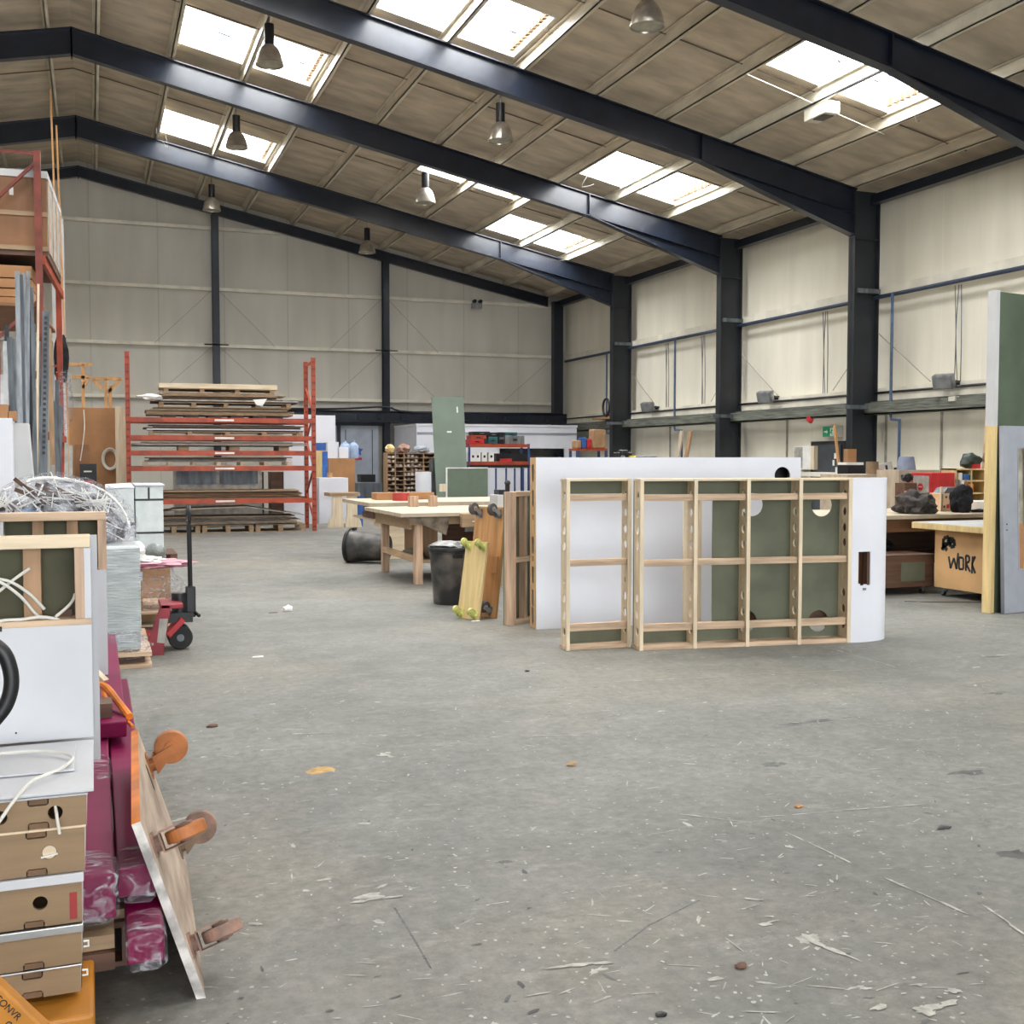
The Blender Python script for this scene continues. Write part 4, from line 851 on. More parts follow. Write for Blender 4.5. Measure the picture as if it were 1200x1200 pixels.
# ================================================================= big pallet rack
def upright_frame(t, x, d, h, m):
    for y in (0, d):
        o = part(MB().box(x - .045, x + .045, y - .035, y + .035, 0, h), 'upright', M[m], t)
        mb = MB()
        for k in range(int(h / .15)): mb.box(x - .025, x - .008, y - .039, y - .034, .08 + k * .15, .12 + k * .15).box(x + .008, x + .025, y - .039, y - .034, .08 + k * .15, .12 + k * .15)
        part(mb, 'slots', mat('slot_shadow', (.05, .015, .01), .8), o, kind='stuff')
    k = 0; z = .2
    while z + .6 < h:
        y0, y1 = (0, d) if k % 2 == 0 else (d, 0); part(MB().bar((x, y0, z), (x, y1, z + .6), .03, .04, (1, 0, 0)), 'brace', M[m], t); z += .6; k += 1
    part(MB().box(x - .02, x + .02, 0, d, h - .12, h - .06), 'brace', M[m], t)
RKX, RKY, RKA = .70, 24.72, rad(-2)
t = thing('pallet_rack', 'big orange red pallet rack loaded with sheet boards at the back', 'pallet rack', (RKX, RKY, 0), RKA)
LB = 3.86
upright_frame(t, 0, 1.15, 3.82, 'rack'); upright_frame(t, LB, 1.15, 3.80, 'rack')
LV = [.68, 1.38, 1.71, 2.03, 2.41]
for z in LV:
    for y in (-.06, 1.18): part(MB().box(.045, LB - .045, y - .025, y + .025, z - .05, z + .05), 'beam', M['rack'], t)
    part(MB().box(1.75, 2.15, -.089, -.086, z - .02, z + .02), 'beam_label', M['paper'], t)
def rk(x, y, z): v = Matrix.Rotation(RKA, 4, 'Z') @ Vector((x, y, 0)); return Vector((RKX + v.x, RKY + v.y, z))
def pallet(label, loc, rz, L_, W_, H=.12, m='pine_x', nb=4, group=None, cat='pallet', deck=True):
    t = thing('pallet', label, cat, loc, rz, group)
    if deck: part(MB().box(0, L_, 0, W_, H - .018, H), 'deck', M[m], t)
    for y in (0, W_ - .08):
        part(MB().box(0, L_, y, y + .08, 0, .016), 'bottom_board', M[m], t)
    for k in range(nb):
        x = (L_ - .1) * k / (nb - 1)
        for y in (0, W_ - .08): part(MB().box(x, x + .1, y, y + .08, .016, H - .018), 'block', M[m], t)
    return t
random.seed(21)
bm_cols = ['ply_dull', 'brown_board', 'mdf_dark', 'grime_wood', 'ply_dull', 'cardboard']
for c_ in ('board_a', 'board_b', 'board_c', 'board_d'): pass
M['bd1'] = mat('brown_board_face', (.27, .18, .11), .75, var=.15); M['bd2'] = mat('grey_board_face', (.42, .40, .36), .6, var=.2); M['bd3'] = mat('dark_board_face', (.09, .07, .06), .7, var=.3); M['bd4'] = mat('pale_board_face', (.60, .50, .37), .7, var=.15)
def stack(x0, x1, z, n, names_, grp, lab, th=(.014, .03), dep=1.0, jit=.12):
    for k in range(n):
        h = random.uniform(*th); a = max(.055, x0 + random.uniform(-jit, jit)); b = min(3.80, x1 + random.uniform(-jit, jit)); yo = random.uniform(-.08, .12)
        p = rk(a, yo, z)
        solo(MB().box(0, b - a, 0, dep, 0, h - .001), 'board_sheet', M[names_[k % len(names_)]], lab, 'board', p, RKA + random.gauss(0, .004), grp); z += h
    return z
# bottom pallets + sheets
for k in range(3): pallet('pallet on the floor inside the pallet rack', rk(.35 + 1.12 * k, .02, 0), RKA, 1.08, 1.05, .16, 'bd1' if 0 else 'ply_dull', 3, 'floor pallets in the rack')
z = stack(.30, 3.45, .163, 7, ['bd3', 'bd2', 'bd1', 'bd4'], 'boards on the rack floor', 'board in the pile lying on the rack floor pallets', (.02, .035))
o = solo(MB().box(0, 1.3, 0, .9, 0, .02), 'warped_board', M['bd2'], 'pale sagging board on the right of the rack floor pile', 'board', rk(2.35, -.02, z + .20), RKA); o.rotation_euler = (0, rad(9), RKA)
o = solo(MB().box(0, 1.55, 0, .9, 0, .02), 'warped_board', M['bd4'], 'bent board resting across the rack floor pile', 'board', rk(.85, .0, z + .15), RKA); o.rotation_euler = (0, rad(-1.5), RKA)
o = solo(MB().box(0, .9, 0, .9, 0, .02), 'warped_board', M['bd1'], 'board end drooping at the left of the rack floor pile', 'board', rk(.05, .0, z + .02), RKA); o.rotation_euler = (0, rad(-8), RKA)
# level 1
stack(.25, 3.55, LV[0] + .053, 8, ['bd1', 'bd1', 'mdf_dark', 'ply_dull'], 'boards on the lowest beams', 'brown board in the stack on the lowest beams', (.018, .026), jit=.05)
# level 2-4: pallets with boards
pallet('long shallow pallet on the second lowest beams', rk(.28, -.02, LV[1] + .053), RKA, 3.1, 1.0, .10, 'bd4' if 1 else 'ply_dull', 7, 'long pallets in the rack')
stack(.3, 3.3, LV[1] + .158, 4, ['bd3', 'bd2', 'bd3', 'bd1'], 'boards on the second beams', 'thin sheet on the second lowest beams', (.012, .03))
z = LV[2] + .053
for x in (1.0, 2.05, 3.1): solo(MB().box(0, .22, 0, 1.0, 0, .09), 'bearer', M['ply_dull'], 'bearer block under the sheets on the middle beams', 'bearer', rk(x, 0, z), RKA, 'bearers on the middle beams')
stack(.15, 3.6, z + .093, 5, ['bd3', 'bd2', 'bd1', 'bd4', 'bd2'], 'boards on the middle beams', 'splayed sheet on the middle beams', (.012, .022), jit=.22)
pallet('shallow pallet on the fourth beams', rk(.42, -.02, LV[3] + .053), RKA, 3.2, 1.0, .085, 'ply_dull', 5, 'long pallets in the rack')
stack(.42, 3.55, LV[3] + .142, 6, ['bd3', 'white', 'bd3', 'bd1', 'bd3', 'bd2'], 'boards on the fourth beams', 'sheet on the fourth beams', (.015, .03))
z = LV[4] + .053
for k in range(5): solo(MB().box(0, .28, 0, 1.0, 0, .05), 'bearer', M['bd3'], 'low dark bearer at the base of the top stack', 'bearer', rk(.68 + .47 * k, 0, z), RKA, 'bearers under the top stack')
z = stack(.45, 3.4, z + .053, 5, ['bd1', 'ply_dull', 'bd1', 'bd4', 'bd1'], 'boards in the top stack', 'brown board in the big stack on the rack top', (.028, .04))
pallet('pallet sandwiched low in the top stack', rk(.62, -.02, z), RKA, 2.75, .95, .11, 'ply_dull', 5, 'pallets in the top stack'); z += .112
z = stack(.55, 3.3, z, 3, ['bd3', 'bd2', 'bd1'], 'boards in the top stack', 'brown board in the big stack on the rack top', (.02, .035), jit=.25)
z = stack(.55, 3.2, z, 3, ['bd1', 'bd1', 'bd4'], 'boards in the top stack', 'brown board in the big stack on the rack top', (.03, .05), jit=.15)
pallet('pallet near the summit of the top stack', rk(.72, -.02, z), RKA, 2.3, .9, .10, 'ply_dull', 4, 'pallets in the top stack'); z += .102
solo(MB().box(0, 2.45, 0, .95, 0, .10), 'timber_pack', M['ply_x'], 'pale timber pack crowning the top of the rack stack', 'timber pack', rk(.63, -.04, z), RKA)
mb = MB().blob((0, 0, 0), (.22, .10, .06), 31, .5, 3); solo(mb, 'torn_packaging', M['paper'], 'torn white packaging at the left of the rack top stack', 'packaging', rk(.45, -.15, 2.87), smooth=True)
mb = MB().prism([(0, 0, 0), (.3, -.02, .02), (.2, -.02, -.14), (.08, -.02, -.12)], (0, .01, 0)); solo(mb, 'torn_paper', M['paper'], 'torn white paper flap hanging from the rack top stack', 'paper', rk(2.55, -.085, 2.86), RKA)
# white office cupboard region seen through the rack
t = thing('display_case', 'grey glazed wall cabinet seen through the rack', 'cabinet', (1.75, 26.9, 0)); part(MB().box(0, 2.0, 0, .4, 0, 1.42), 'cabinet_body', M['bd2'], t); part(MB().box(.05, .95, -.01, 0, 1.0, 1.35).box(1.02, 1.9, -.01, 0, 1.0, 1.35), 'door', M['grey_steel'], t)
pbox('yellow_cupboard', 'yellow cupboard seen low through the rack', 'cupboard', 279, 563, 300, 600, 27.5, .5, mat('yellow_cupboard_paint', (.48, .30, .03), .5), z0=0)
pbox('cardboard_box', 'dark shelf of cartons seen at the right inside the rack', 'shelf', 318, 553, 352, 600, 27.5, .5, M['dark_wood'], z0=0)
for k, (x0, x1, m_, lb) in enumerate(((281, 287, 'blue', 'small blue box on the yellow cupboard behind the rack'), (289, 296, 'white', 'small white box on the yellow cupboard behind the rack'), (303, 309, 'black', 'small black box on a stand behind the rack'))):
    pbox('small_box', lb, 'box', x0, 553, x1, 563, 27.55, .3, M[m_], z0=atY(x0, 563, 27.5).z if k < 2 else 0)
pbox('white_board', 'white board leaning behind the rack at upper right', 'board', 332, 486, 368, 498, 27.2, .03, M['white'], z0=0)
# brown sheet with coils, gantry trestles
t = thing('mdf_sheet', 'tall brown sheet standing left of the big rack', 'board', (-.57, 26.6, 0)); part(MB().box(0, 1.12, 0, .05, 0, 2.72), 'sheet', M['mdf'], t); part(MB().box(.2, .5, -.05, 0, 0, 1.9), 'leaning_offcut', M['mdf_dark'], t)
a = atY(141, 478, 25.9); solo(MB().box(-.12, .12, 0, .06, 0, a.z), 'timber_plank', M['ply_z'], 'pale upright plank beside the left post of the big rack', 'plank', (a.x, 25.4, 0), bev=.004)
p = atY(129, 538, 26.565); mb = MB()
for k in range(3): mb.tube([((.13 + .02 * k) * math.cos(a), -.015 * k, (.2 + .02 * k) * math.sin(a)) for a in [i * PI / 8 for i in range(17)]], .015, 6, 2)
solo(mb, 'hanging_cable_coil', M['cable'], 'cream cable coil hanging on the brown sheet', 'cable coil', p)
mb = MB().tube([atY(98, 480, 26.5), atY(99, 500, 26.5), atY(97, 520, 26.5), atY(94, 540, 26.5)], .012, 6); solo(mb, 'hanging_flex', M['cable'], 'thin pale flex hanging down the brown sheet', 'cable')
p = atY(104, 550, 26.1); t = thing('tool_box', 'black and red tool case in front of the brown sheet', 'tool case', (p.x, 26.0, 0)); part(MB().box(-.2, .22, -.1, .25, 0, .9), 'stand', M['black'], t); part(MB().box(-.18, .16, -.14, .2, .9, p.z + .12), 'case', M['black'], t); part(MB().box(-.15, .1, -.16, -.14, .92, 1.12), 'red_panel', M['red'], t); part(MB().box(-.1, .06, -.16, -.14, 1.3, 1.33), 'label', M['paper'], t)
for nm, pts_, lb in (('timber_gantry', ((80, 427, 108, 427), (97, 427, 97, 478), (84, 442, 106, 442), (97, 455, 104, 443)), 'orange pine gantry frame rising above the brown sheet, left one'), ('timber_gantry', ((108, 444, 142, 444), (124, 444, 124, 478), (109, 445, 120, 456), (142, 445, 126, 460), (129, 452, 129, 478)), 'orange pine T-shaped gantry rising above the brown sheet, right one')):
    t = thing(nm, lb, 'timber frame', (0, 0, 0)); 
    for k, (x0, y0, x1, y1) in enumerate(pts_):
        a, b = atY(x0, y0, 30.5), atY(x1, y1, 30.5)
        if y1 >= 478: b.z = 0
        part(MB().bar(a, b, .08, .08, (0, 1, 0)), 'timber', M['orange_ply'], t)
# ================================================================= left rack with crates of timber high up
RA = rad(-2.6); L0 = Vector((-.74, 19.3, 0))
t = thing('pallet_rack', 'tall dull red rack at the left edge holding brown crates high up', 'pallet rack', L0, RA)
for x, y in ((0, 0), (-1.1, 0), (0, 4.0), (-1.1, 4.0)): part(MB().box(x - .05, x + .05, y - .05, y + .05, 0, 6.42 if y == 0 else 5.0), 'upright', M['rack_old' if y == 0 else 'rack'], t)
for p_q in (((-1.1, 0, 5.1), (-.02, 0, 6.25)), ((-1.1, 0, 6.38), (0, 0, 6.38)), ((-1.1, 0, 3.0), (0, 0, 4.1)), ((0, 0, 3), (-1.1, 0, 1.6))): part(MB().bar(p_q[0], p_q[1], .05, .05), 'brace', M['rack_old'], t)
for x in (.06, -1.16):
    part(MB().box(x - .03, x + .03, -.0, 4.05, 4.66, 4.80), 'beam', M['rack'], t); part(MB().box(x - .03, x + .03, -.0, 4.05, 1.9, 2.02), 'beam', M['rack'], t)
part(MB().bar((0, 4.0, 2.0), (0, 3.2, 3.2), .04, .04), 'brace', M['rack'], t); part(MB().bar((0, 4, 3.4), (-1.1, 4.0, 3.0), .04, .04), 'brace', M['rack'], t)
def lr(x, y, z): v = Matrix.Rotation(RA, 4, 'Z') @ Vector((x, y, 0)); return Vector((L0.x + v.x, L0.y + v.y, z))
t = thing('timber_crate', 'big brown hardboard crate with pale battens high on the left rack', 'crate', lr(-1.2, .08, 4.80), RA)
part(MB().box(0, 1.32, 0, 2.9, 0.08, 1.22), 'crate_body', M['mdf_dark'], t)
for z in (.08, .62): part(MB().box(-.01, 1.33, -.02, 0, z, z + .07), 'batten', M['ply_dull'], t)
part(MB().box(-.02, 1.34, -.02, 2.92, 1.22, 1.33), 'lid', M['white_warm'], t); part(MB().box(.0, 1.32, 0, 2.9, 0, .08), 'base', M['dark_wood'], t)
part(MB().box(1.325, 1.335, .1, 2.8, .1, 1.2), 'side_board', M['bd2'], t)
for y in (.15, .9, 1.7, 2.5): part(MB().box(1.33, 1.35, y, y + .06, .08, 1.22), 'side_batten', M['pine_z'], t)
part(MB().box(.78, .84, -.004, 0, .93, 1.05), 'label', M['paper'], t)
for k, (z, h) in enumerate(((4.05, .09), (4.15, .12), (4.29, .14), (4.45, .19))):
    solo(MB().box(0, .96, 0, 2.2, 0, h - .002), 'timber_plank', M['mdf'], ('lowest', 'second lowest', 'third lowest', 'topmost')[k] + ' brown plank pack hanging under the high beams of the left rack', 'plank', lr(-1.08, .1, z - (0)), RA)
part_s = solo(MB().box(0, .98, 0.02, 3.9, 0, .05), 'shelf_deck', M['mdf_dark'], 'thin deck carrying the plank packs in the left rack', 'deck', lr(-1.04, .02, 3.995), RA)
# tall thin laths leaning up
for px, y0, lb in ((59, 105, 'tallest thin orange lath standing up past the roof beams at left'), (66, 147, 'second thin lath standing right of the tallest one at left')):
    a = atY(px, y0, 24.4); solo(MB().bar((a.x + .15, 24.5, 0), (a.x, 24.4, a.z), .035, .035, (0, 1, 0)), 'timber_lath', M['orange_ply'], lb, 'lath')
a = atY(71, 260, 24.7); solo(MB().box(-.14, .1, 0, .02, 0, a.z + .1), 'white_board', M['white_warm'], 'tall white board edge standing behind the high brown crate', 'board', (atY(68, 260, 24.7).x, 24.8, 0))
# steel lengths leaning in front of left rack
random.seed(3)
steels = [(20, 318, 27, 620, .10, 'galv'), (25, 322, 31, 620, .07, 'grey_steel'), (28, 320, 33, 620, .07, 'galv'), (33, 318, 30, 620, .08, 'galv'), (37, 337, 44, 620, .07, 'grey_steel'), (45, 333, 41, 610, .05, 'ply_z'), (54, 365, 48, 610, .12, 'grey_steel'), (57, 385, 64, 590, .11, 'ply_dull_z'), (46, 400, 43, 600, .06, 'galv'),
          (11, 395, 22, 620, .12, 'grey_steel'), (16, 397, 30, 600, .09, 'galv'), (6, 400, 10, 600, .10, 'alu'), (41, 455, 36, 620, .06, 'galv'), (52, 480, 44, 610, .13, 'galv'), (62, 470, 72, 600, .12, 'grey_steel'), (35, 440, 40, 600, .12, 'steel_col'), (27, 450, 35, 600, .14, 'steel_col'), (14, 460, 22, 600, .13, 'steel_col')]
adj = ['tallest galvanised length, leftmost of the high bars', 'grey steel bar close behind the tallest bars', 'bright galvanised bar, second among the tall ones', 'tall galvanised bar with a clean straight edge', 'grey steel bar left of the thin timber', 'thin pale timber strip leaning among the steel bars', 'wide slotted steel post leaning with dark holes', 'wide dull board leaning right of the slotted post', 'thin galvanised bar behind the timber strip', 'wide grey steel channel at the left edge', 'galvanised bar crossing the leftmost channel', 'pale aluminium strip at the very left edge', 'short thin galvanised tube in the middle of the bars', 'short wide galvanised strip low among the bars', 'dark steel channel leaning to the right end', 'dark wide bar deep in the middle of the bars', 'dark bar left of the middle of the bundle', 'dark bar just right of the leftmost channel']
for k, (x0, y0, x1, y1, w_, m_) in enumerate(steels):
    Yk = 16.5 + .1 * k
    a = atY(x0, y0, Yk + .35); b = atY(x1, y1, Yk); b.z = 0.02
    w_ *= .62 if k != 6 else .8
    solo(MB().bar(b, a, w_, .03, (0, 1, 0)), 'steel_bar' if m_ not in ('ply_z', 'ply_dull_z') else 'timber_strip', M[m_], adj[k], 'metal bar' if m_ not in ('ply_z', 'ply_dull_z') else 'timber')
    if k == 6:
        so = bpy.data.objects['steel_bar' if 'steel_bar' in bpy.data.objects else 'steel_bar']; so = [o for o in bpy.data.objects if o.get('label') == adj[6]][0]
        mb = MB(); d = (a - b); L6 = d.length; d.normalize()
        for i in range(26): c = b + d * (L6 * (.45 + .021 * i)); mb.box(c.x - .02, c.x + .02, c.y - .03, c.y + .01, c.z - .02, c.z + .02)
        part(mb, 'slots', M['black'], so, kind='stuff')
random.seed(17)
for k in range(16):
    x0 = 3 + 4.6 * k + random.uniform(-1.5, 1.5); y0 = random.choice((372, 395, 430, 455, 470)) + random.uniform(-10, 10); x1 = x0 + random.uniform(-7, 9); Yk = 18.33 + .04 * k
    a = atY(x0, y0, Yk + .3); b = atY(x1, 620, Yk); b.z = .02
    solo(MB().bar(b, a, random.choice((.03, .045, .06)), .02, (0, 1, 0)), 'steel_bar', M[random.choice(('galv', 'grey_steel', 'galv', 'steel_col', 'alu'))], 'thin metal bar among those crowded behind the tall lengths at the left edge', 'metal bar', group='thin bars behind the tall lengths')
solo(MB().blob((0, 0, 0), (.13, .12, .5), 41, .3, 3), 'hanging_coat', M['black_cloth'], 'dark coat hanging on the rear post of the left rack', 'coat', (atY(72, 420, 23.75).x, 23.72, atY(71, 420, 23.7).z), smooth=True)
solo(MB().blob((0, 0, 0), (.15, .12, .55), 43, .3, 3), 'hanging_film', M['film'], 'clear plastic hanging below the dark coat', 'plastic sheet', (atY(75, 465, 22.3).x, 22.3, atY(75, 470, 22.3).z), smooth=True)
for k, (x0, x1, h0, lb) in enumerate(((59, 62, 545, 'thin pale strip leaning right of the bars, leftmost of three'), (75, 78, 520, 'thin pale strip leaning right of the bars, middle of three'), (81, 83, 522, 'thin pale strip leaning right of the bars, rightmost of three'))):
    a = atY(x1, h0, 17.2); b = atY(x0, 600, 17.0); b.z = 0; solo(MB().bar(b, a, .05, .03, (0, 1, 0)), 'thin_strip', M['bd2'], lb, 'strip')
# white boxes at the left edge
a, b = atY(-25, 490, 12), atY(14, 490, 12)
solo(MB().box(a.x, b.x, 12, 12.4, 0, b.z), 'tall_white_box', M['white'], 'tall white boxed column at the left edge, front one', 'box', bev=.004)
a, b = atY(14, 496, 12.2), atY(33, 496, 12.2)
solo(MB().prism([(a.x + .004, 12.2, 0), (b.x + .12, 12.2, 0), (b.x, 12.2, b.z), (a.x + .004, 12.2, b.z)], (0, .3, 0)), 'tall_white_box', M['white_warm'], 'tall white board box with slanted right edge, right of the front one', 'box', bev=.004)
for k, (x0, y0, x1, y1, lb) in enumerate(((-8, 474, 9, 492, 'brown wood block on the left white box, larger one'), (10, 482, 19, 493, 'small brown wood block on the left white box'))):
    pbox('wood_block', lb, 'wood block', x0, y0, x1, y1, 12.1, .15, M['mdf'])
solo(MB().box(a.x - 1, a.x - .45, 13, 13.3, 0, 2.4), 'blue_film_roll', M['white'], 'white panel standing behind the left white boxes', 'panel')
# ================================================================= wrapped stack with scrap heap on top
t = thing('wrapped_board_stack', 'tall stack of white boards in stretch wrap left of the pallet truck', 'wrapped stack', (-.55, 9.0, 0))
part(MB().box(0, .87, 0, 1.1, .12, .93), 'wrapped_boards', M['wrap'], t, bev=.02)
mb = MB()
for k in range(46):
    z = .14 + .78 * k / 46; mb.box(-.008, .878, -.010 - .006 * random.random(), 1.11, z, z + .010)
part(mb, 'wrap_ridges', M['wrap'], t); part(MB().blob((.62, -.02, .17), (.32, .05, .12), 51, .4, 3), 'loose_film', M['film'], t, smooth=True)
mb = MB()
for zz, hh in ((.0, .03), (.09, .03)): mb.box(-.1, .95, -.08, 1.2, zz, zz + hh)
part(mb, 'pallet_boards', M['pine_x'], t); part(MB().box(.55, .9, .0, .1, .03, .09), 'pallet_block', M['dark_wood'], t)
t = thing('scrap_bundle', 'heap of shrink wrapped scrap lengths and film on the white stack', 'scrap heap', (-.30, 9.68, .955))
part(MB().blob((.40, -.45, .06), (.22, .15, .14), 53, .6, 3, 0.0), 'bunched_film', M['film'], t, smooth=True)
part(MB().blob((0, 0, .10), (.50, .5, .36), 61, .22, 4, 0.0), 'blue_film', mat('heap_core', (.30, .31, .33), .4, var=.4, scale=7, lo=.46, hi=.56, col2=(.02, .02, .022), bump=1, bscale=9), t, smooth=True)
part(MB().blob((-.18, -.28, .12), (.30, .24, .16), 62, .3, 3, .0), 'blue_wrap', M['film_blue'], t, smooth=True)
random.seed(8)
mb = MB()
for k in range(110):
    x, z = random.uniform(-.42, .42), random.uniform(.05, .44); z = min(z, .46 - .5 * abs(x)); an = random.uniform(-2.8, -.3) + .6 * (x > 0); l = random.uniform(.05, .17)
    y = -.34 - .12 * (1 - z * 2) + random.uniform(-.04, .04)
    mb.bar((x - l * math.cos(an), y, z - l * math.sin(an) * .7), (x + l * math.cos(an), y - .04, z + l * math.sin(an) * .7), random.uniform(.004, .013), .008, (0, 1, 0))
o = part(mb, 'white_strips', M['paper'], t); o['kind'] = 'stuff'
mb = MB()
for k in range(16):
    x, z = random.uniform(-.35, .35), random.uniform(.15, .36); an = random.uniform(-.9, -.3); l = random.uniform(.1, .22)
    mb.bar((x - l * math.cos(an), -.36, z - l * math.sin(an)), (x + l * math.cos(an), -.38, z + l * math.sin(an)), .03, .02, (0, 1, 0))
o = part(mb, 'dark_lengths', M['dark_wood'], t); o['kind'] = 'stuff'
part(MB().blob((.05, -.05, .10), (.56, .56, .40), 66, .16, 4, 0.0), 'clear_wrap', M['film'], t, smooth=True)
mb = MB()
for k in range(22):
    a0 = PI * (k / 22.0) + random.uniform(-.1, .1); a1 = a0 + random.uniform(.15, .45)
    pts_ = [(-.0 + .56 * math.cos(a_), -.32 + .1 * random.random(), .08 + .40 * math.sin(a_) * (1 + .05 * random.random())) for a_ in (a0, (a0 + a1) / 2, a1)]
    mb.tube(pts_, random.uniform(.006, .014), 5, 2)
o = part(mb, 'twisted_film', M['paper'], t); o['kind'] = 'stuff'
# white strapped crates on a pallet at the back
t = thing('strapped_crate', 'pale grey strapped carton on a pallet, left and nearer one', 'carton', (.26, 17.6, .0)) if False else None
a, b = atY(124, 570, 17.6), atY(158, 640, 17.6)
t = thing('strapped_carton', 'pale strapped carton on a pallet, left one before the rack', 'carton', (a.x, 17.6, .16)); w_ = b.x - a.x; h_ = atY(158, 572, 17.6).z - .16
CART = mat('pale_shiny_carton', (.66, .71, .71), .35, var=.06, bump=.2, bscale=4)
part(MB().box(0, w_, 0, 1.0, 0, h_), 'carton_body', CART, t, bev=.01); part(MB().box(-.004, w_ + .004, -.004, 1.004, .44, .48), 'strap', M['black'], t); part(MB().prism([(-.01, -.01, h_), (w_ + .01, -.01, h_), (w_ - .02, .9, h_ + .05), (.0, .9, h_ + .03)], (0, 0, .012)), 'cover_sheet', M['white'], t)
a2, b2 = atY(158, 565, 17.75), atY(192, 645, 17.75)
t = thing('strapped_carton', 'pale strapped carton on a pallet, right one with green foot', 'carton', (b.x + .02, 17.72, .16)); w2 = b2.x - a2.x
part(MB().box(0, w2, 0, .9, .06, 1.02), 'carton_body', CART, t, bev=.01)
for z in (.30, .80): part(MB().box(-.004, w2 + .004, -.004, .904, z, z + .03), 'strap', M['black'], t)
part(MB().box(w2 * .45, w2 * .52, -.006, 0, .80, 1.0), 'strap', M['black'], t)
part(MB().box(0, w2 - .01, 0, .9, 0, .06), 'green_foot', M['green_pale'], t); part(MB().box(-.012, w2 + .02, -.03, .93, 1.02, 1.05), 'lid', M['white'], t, bev=.012)
pallet('dark timber pallet beneath the pale strapped cartons', (a.x - .02, 17.55, 0), 0, 1.02, 1.1, .158, 'dark_wood', 3)
# ================================================================= pallet truck with scrap pallet
t = thing('pallet_truck', 'red hand pallet truck with upright black handle', 'pallet truck', (.44, 9.45, 0), rad(0))
RT = M['red_truck']
def tq(px, py, Y=9.45): p = atY(px, py, Y); return (p.x - .44, Y - 9.45, p.z)
part(MB().prism([tq(172, 774), tq(191.5, 776), tq(193, 750), tq(200, 716), tq(200, 709), tq(188.5, 709), tq(172, 755)], (0, .05, 0)), 'front_plate', RT, t, bev=.006)
part(MB().prism([tq(184, 753, 9.446), tq(193, 754, 9.446), tq(197, 725, 9.446), tq(187, 725, 9.446)], (0, .003, 0)), 'label_panel', M['bd2'], t)
a_, b_ = tq(188.5, 709), tq(214.8, 708)
part(MB().box(a_[0], b_[0], .0, .42, a_[2] - .035, a_[2]), 'top_plate', RT, t, bev=.006)
c_ = tq(211, 757, 9.75); a_ = tq(196, 752, 9.7)
part(MB().bar((a_[0], .25, .13), (c_[0] + .02, .25, .26), .2, .05), 'lever_arm', M['red'], t, bev=.006)
part(MB().box(-.08, .08, .06, .85, .03, .09), 'fork', RT, t, bev=.01)
part(MB().cyl((c_[0] - .0, .3, .24), (c_[0], .3, .47), .065, n=20).box(c_[0] - .11, c_[0] + .1, .2, .4, .23, .31), 'hydraulic_pump', M['black'], t, smooth=True)
part(MB().cyl((c_[0], .22, .10), (c_[0], .28, .10), .10, n=36), 'wheel', M['rubber'], t, bev=.01); part(MB().cyl((c_[0], .21, .10), (c_[0], .29, .10), .03, n=16), 'wheel_hub', M['grey_steel'], t); part(MB().cyl((c_[0], .40, .10), (c_[0], .46, .10), .10, n=36), 'wheel', M['rubber'], t, bev=.01)
hx_ = tq(223, 700, 9.8)[0]
part(MB().box(hx_ - .04, hx_ + .04, .28, .38, .26, .52).cyl((hx_ + .06, .2, .28), (hx_, .4, .32), .016), 'steering_head', M['black'], t, bev=.01)
part(MB().cyl((hx_, .33, .5), (hx_ - .005, .33, 1.07), .02, n=12), 'handle_shaft', M['black'], t)
lp = []
for i in range(17): a_ = 2 * PI * i / 16; lp.append((hx_ - .005, .33 + .10 * math.cos(a_), 1.12 + .07 * math.sin(a_)))
part(MB().tube(lp, .017, 8, 2), 'handle_loop', M['black'], t); part(MB().bar((hx_ - .005, .23, 1.10), (hx_ - .005, .43, 1.10), .02, .03), 'handle_bridge', M['black'], t)
pallet('pine pallet of scrap sitting behind the red pallet truck', (.02, 10.4, .10), 0, .62, 1.2, .13, 'pine_x', 3)
t = thing('scrap_load', 'pink and white offcuts under clear film behind the pallet truck', 'scrap load', (.30, 10.9, .235))
for k, (z, m_) in enumerate(((.0, 'ply_dull'), (.1, 'orange_ply'), (.19, 'ply_dull'), (.27, 'white'))): part(MB().box(-.26, .1, -.4, .3, z, z + .08), 'offcut_layer', M[m_], t)
part(MB().blob((.12, -.1, .18), (.32, .35, .24), 71, .3, 3, .0), 'clear_film', M['film'], t, smooth=True); part(MB().blob((.22, -.15, .40), (.30, .3, .035), 171, .5, 4), 'pink_sheet', M['pink'], t, smooth=True); part(MB().blob((-.10, -.25, .36), (.19, .3, .05), 172, .5, 4), 'pink_sheet', M['pink'], t, smooth=True); part(MB().blob((.12, -.2, .44), (.16, .2, .03), 173, .6, 4), 'white_sheet', M['paper'], t, smooth=True)
part(MB().blob((-.08, -.2, .50), (.2, .2, .10), 73, .5, 3), 'white_rags', M['paper'], t, smooth=True)
mb = MB().blob((0, 0, 0), (.10, .10, .10), 75, .15, 3); solo(mb, 'taped_ball', mat('tape_ball', (.20, .22, .21), .35, bump=.5), 'grey taped bundle perched above the pink and white scrap', 'bundle', (.42, 11.6, .80), smooth=True); bpy.data.objects['taped_ball'].location = atY(182, 648, 11.6)
solo(MB().box(-.15, .15, -.15, .15, 0, bpy.data.objects['taped_ball'].location.z - .09), 'support_box', M['cardboard'], 'plain carton carrying the grey taped bundle', 'carton', (bpy.data.objects['taped_ball'].location.x - .02, 11.6, 0))
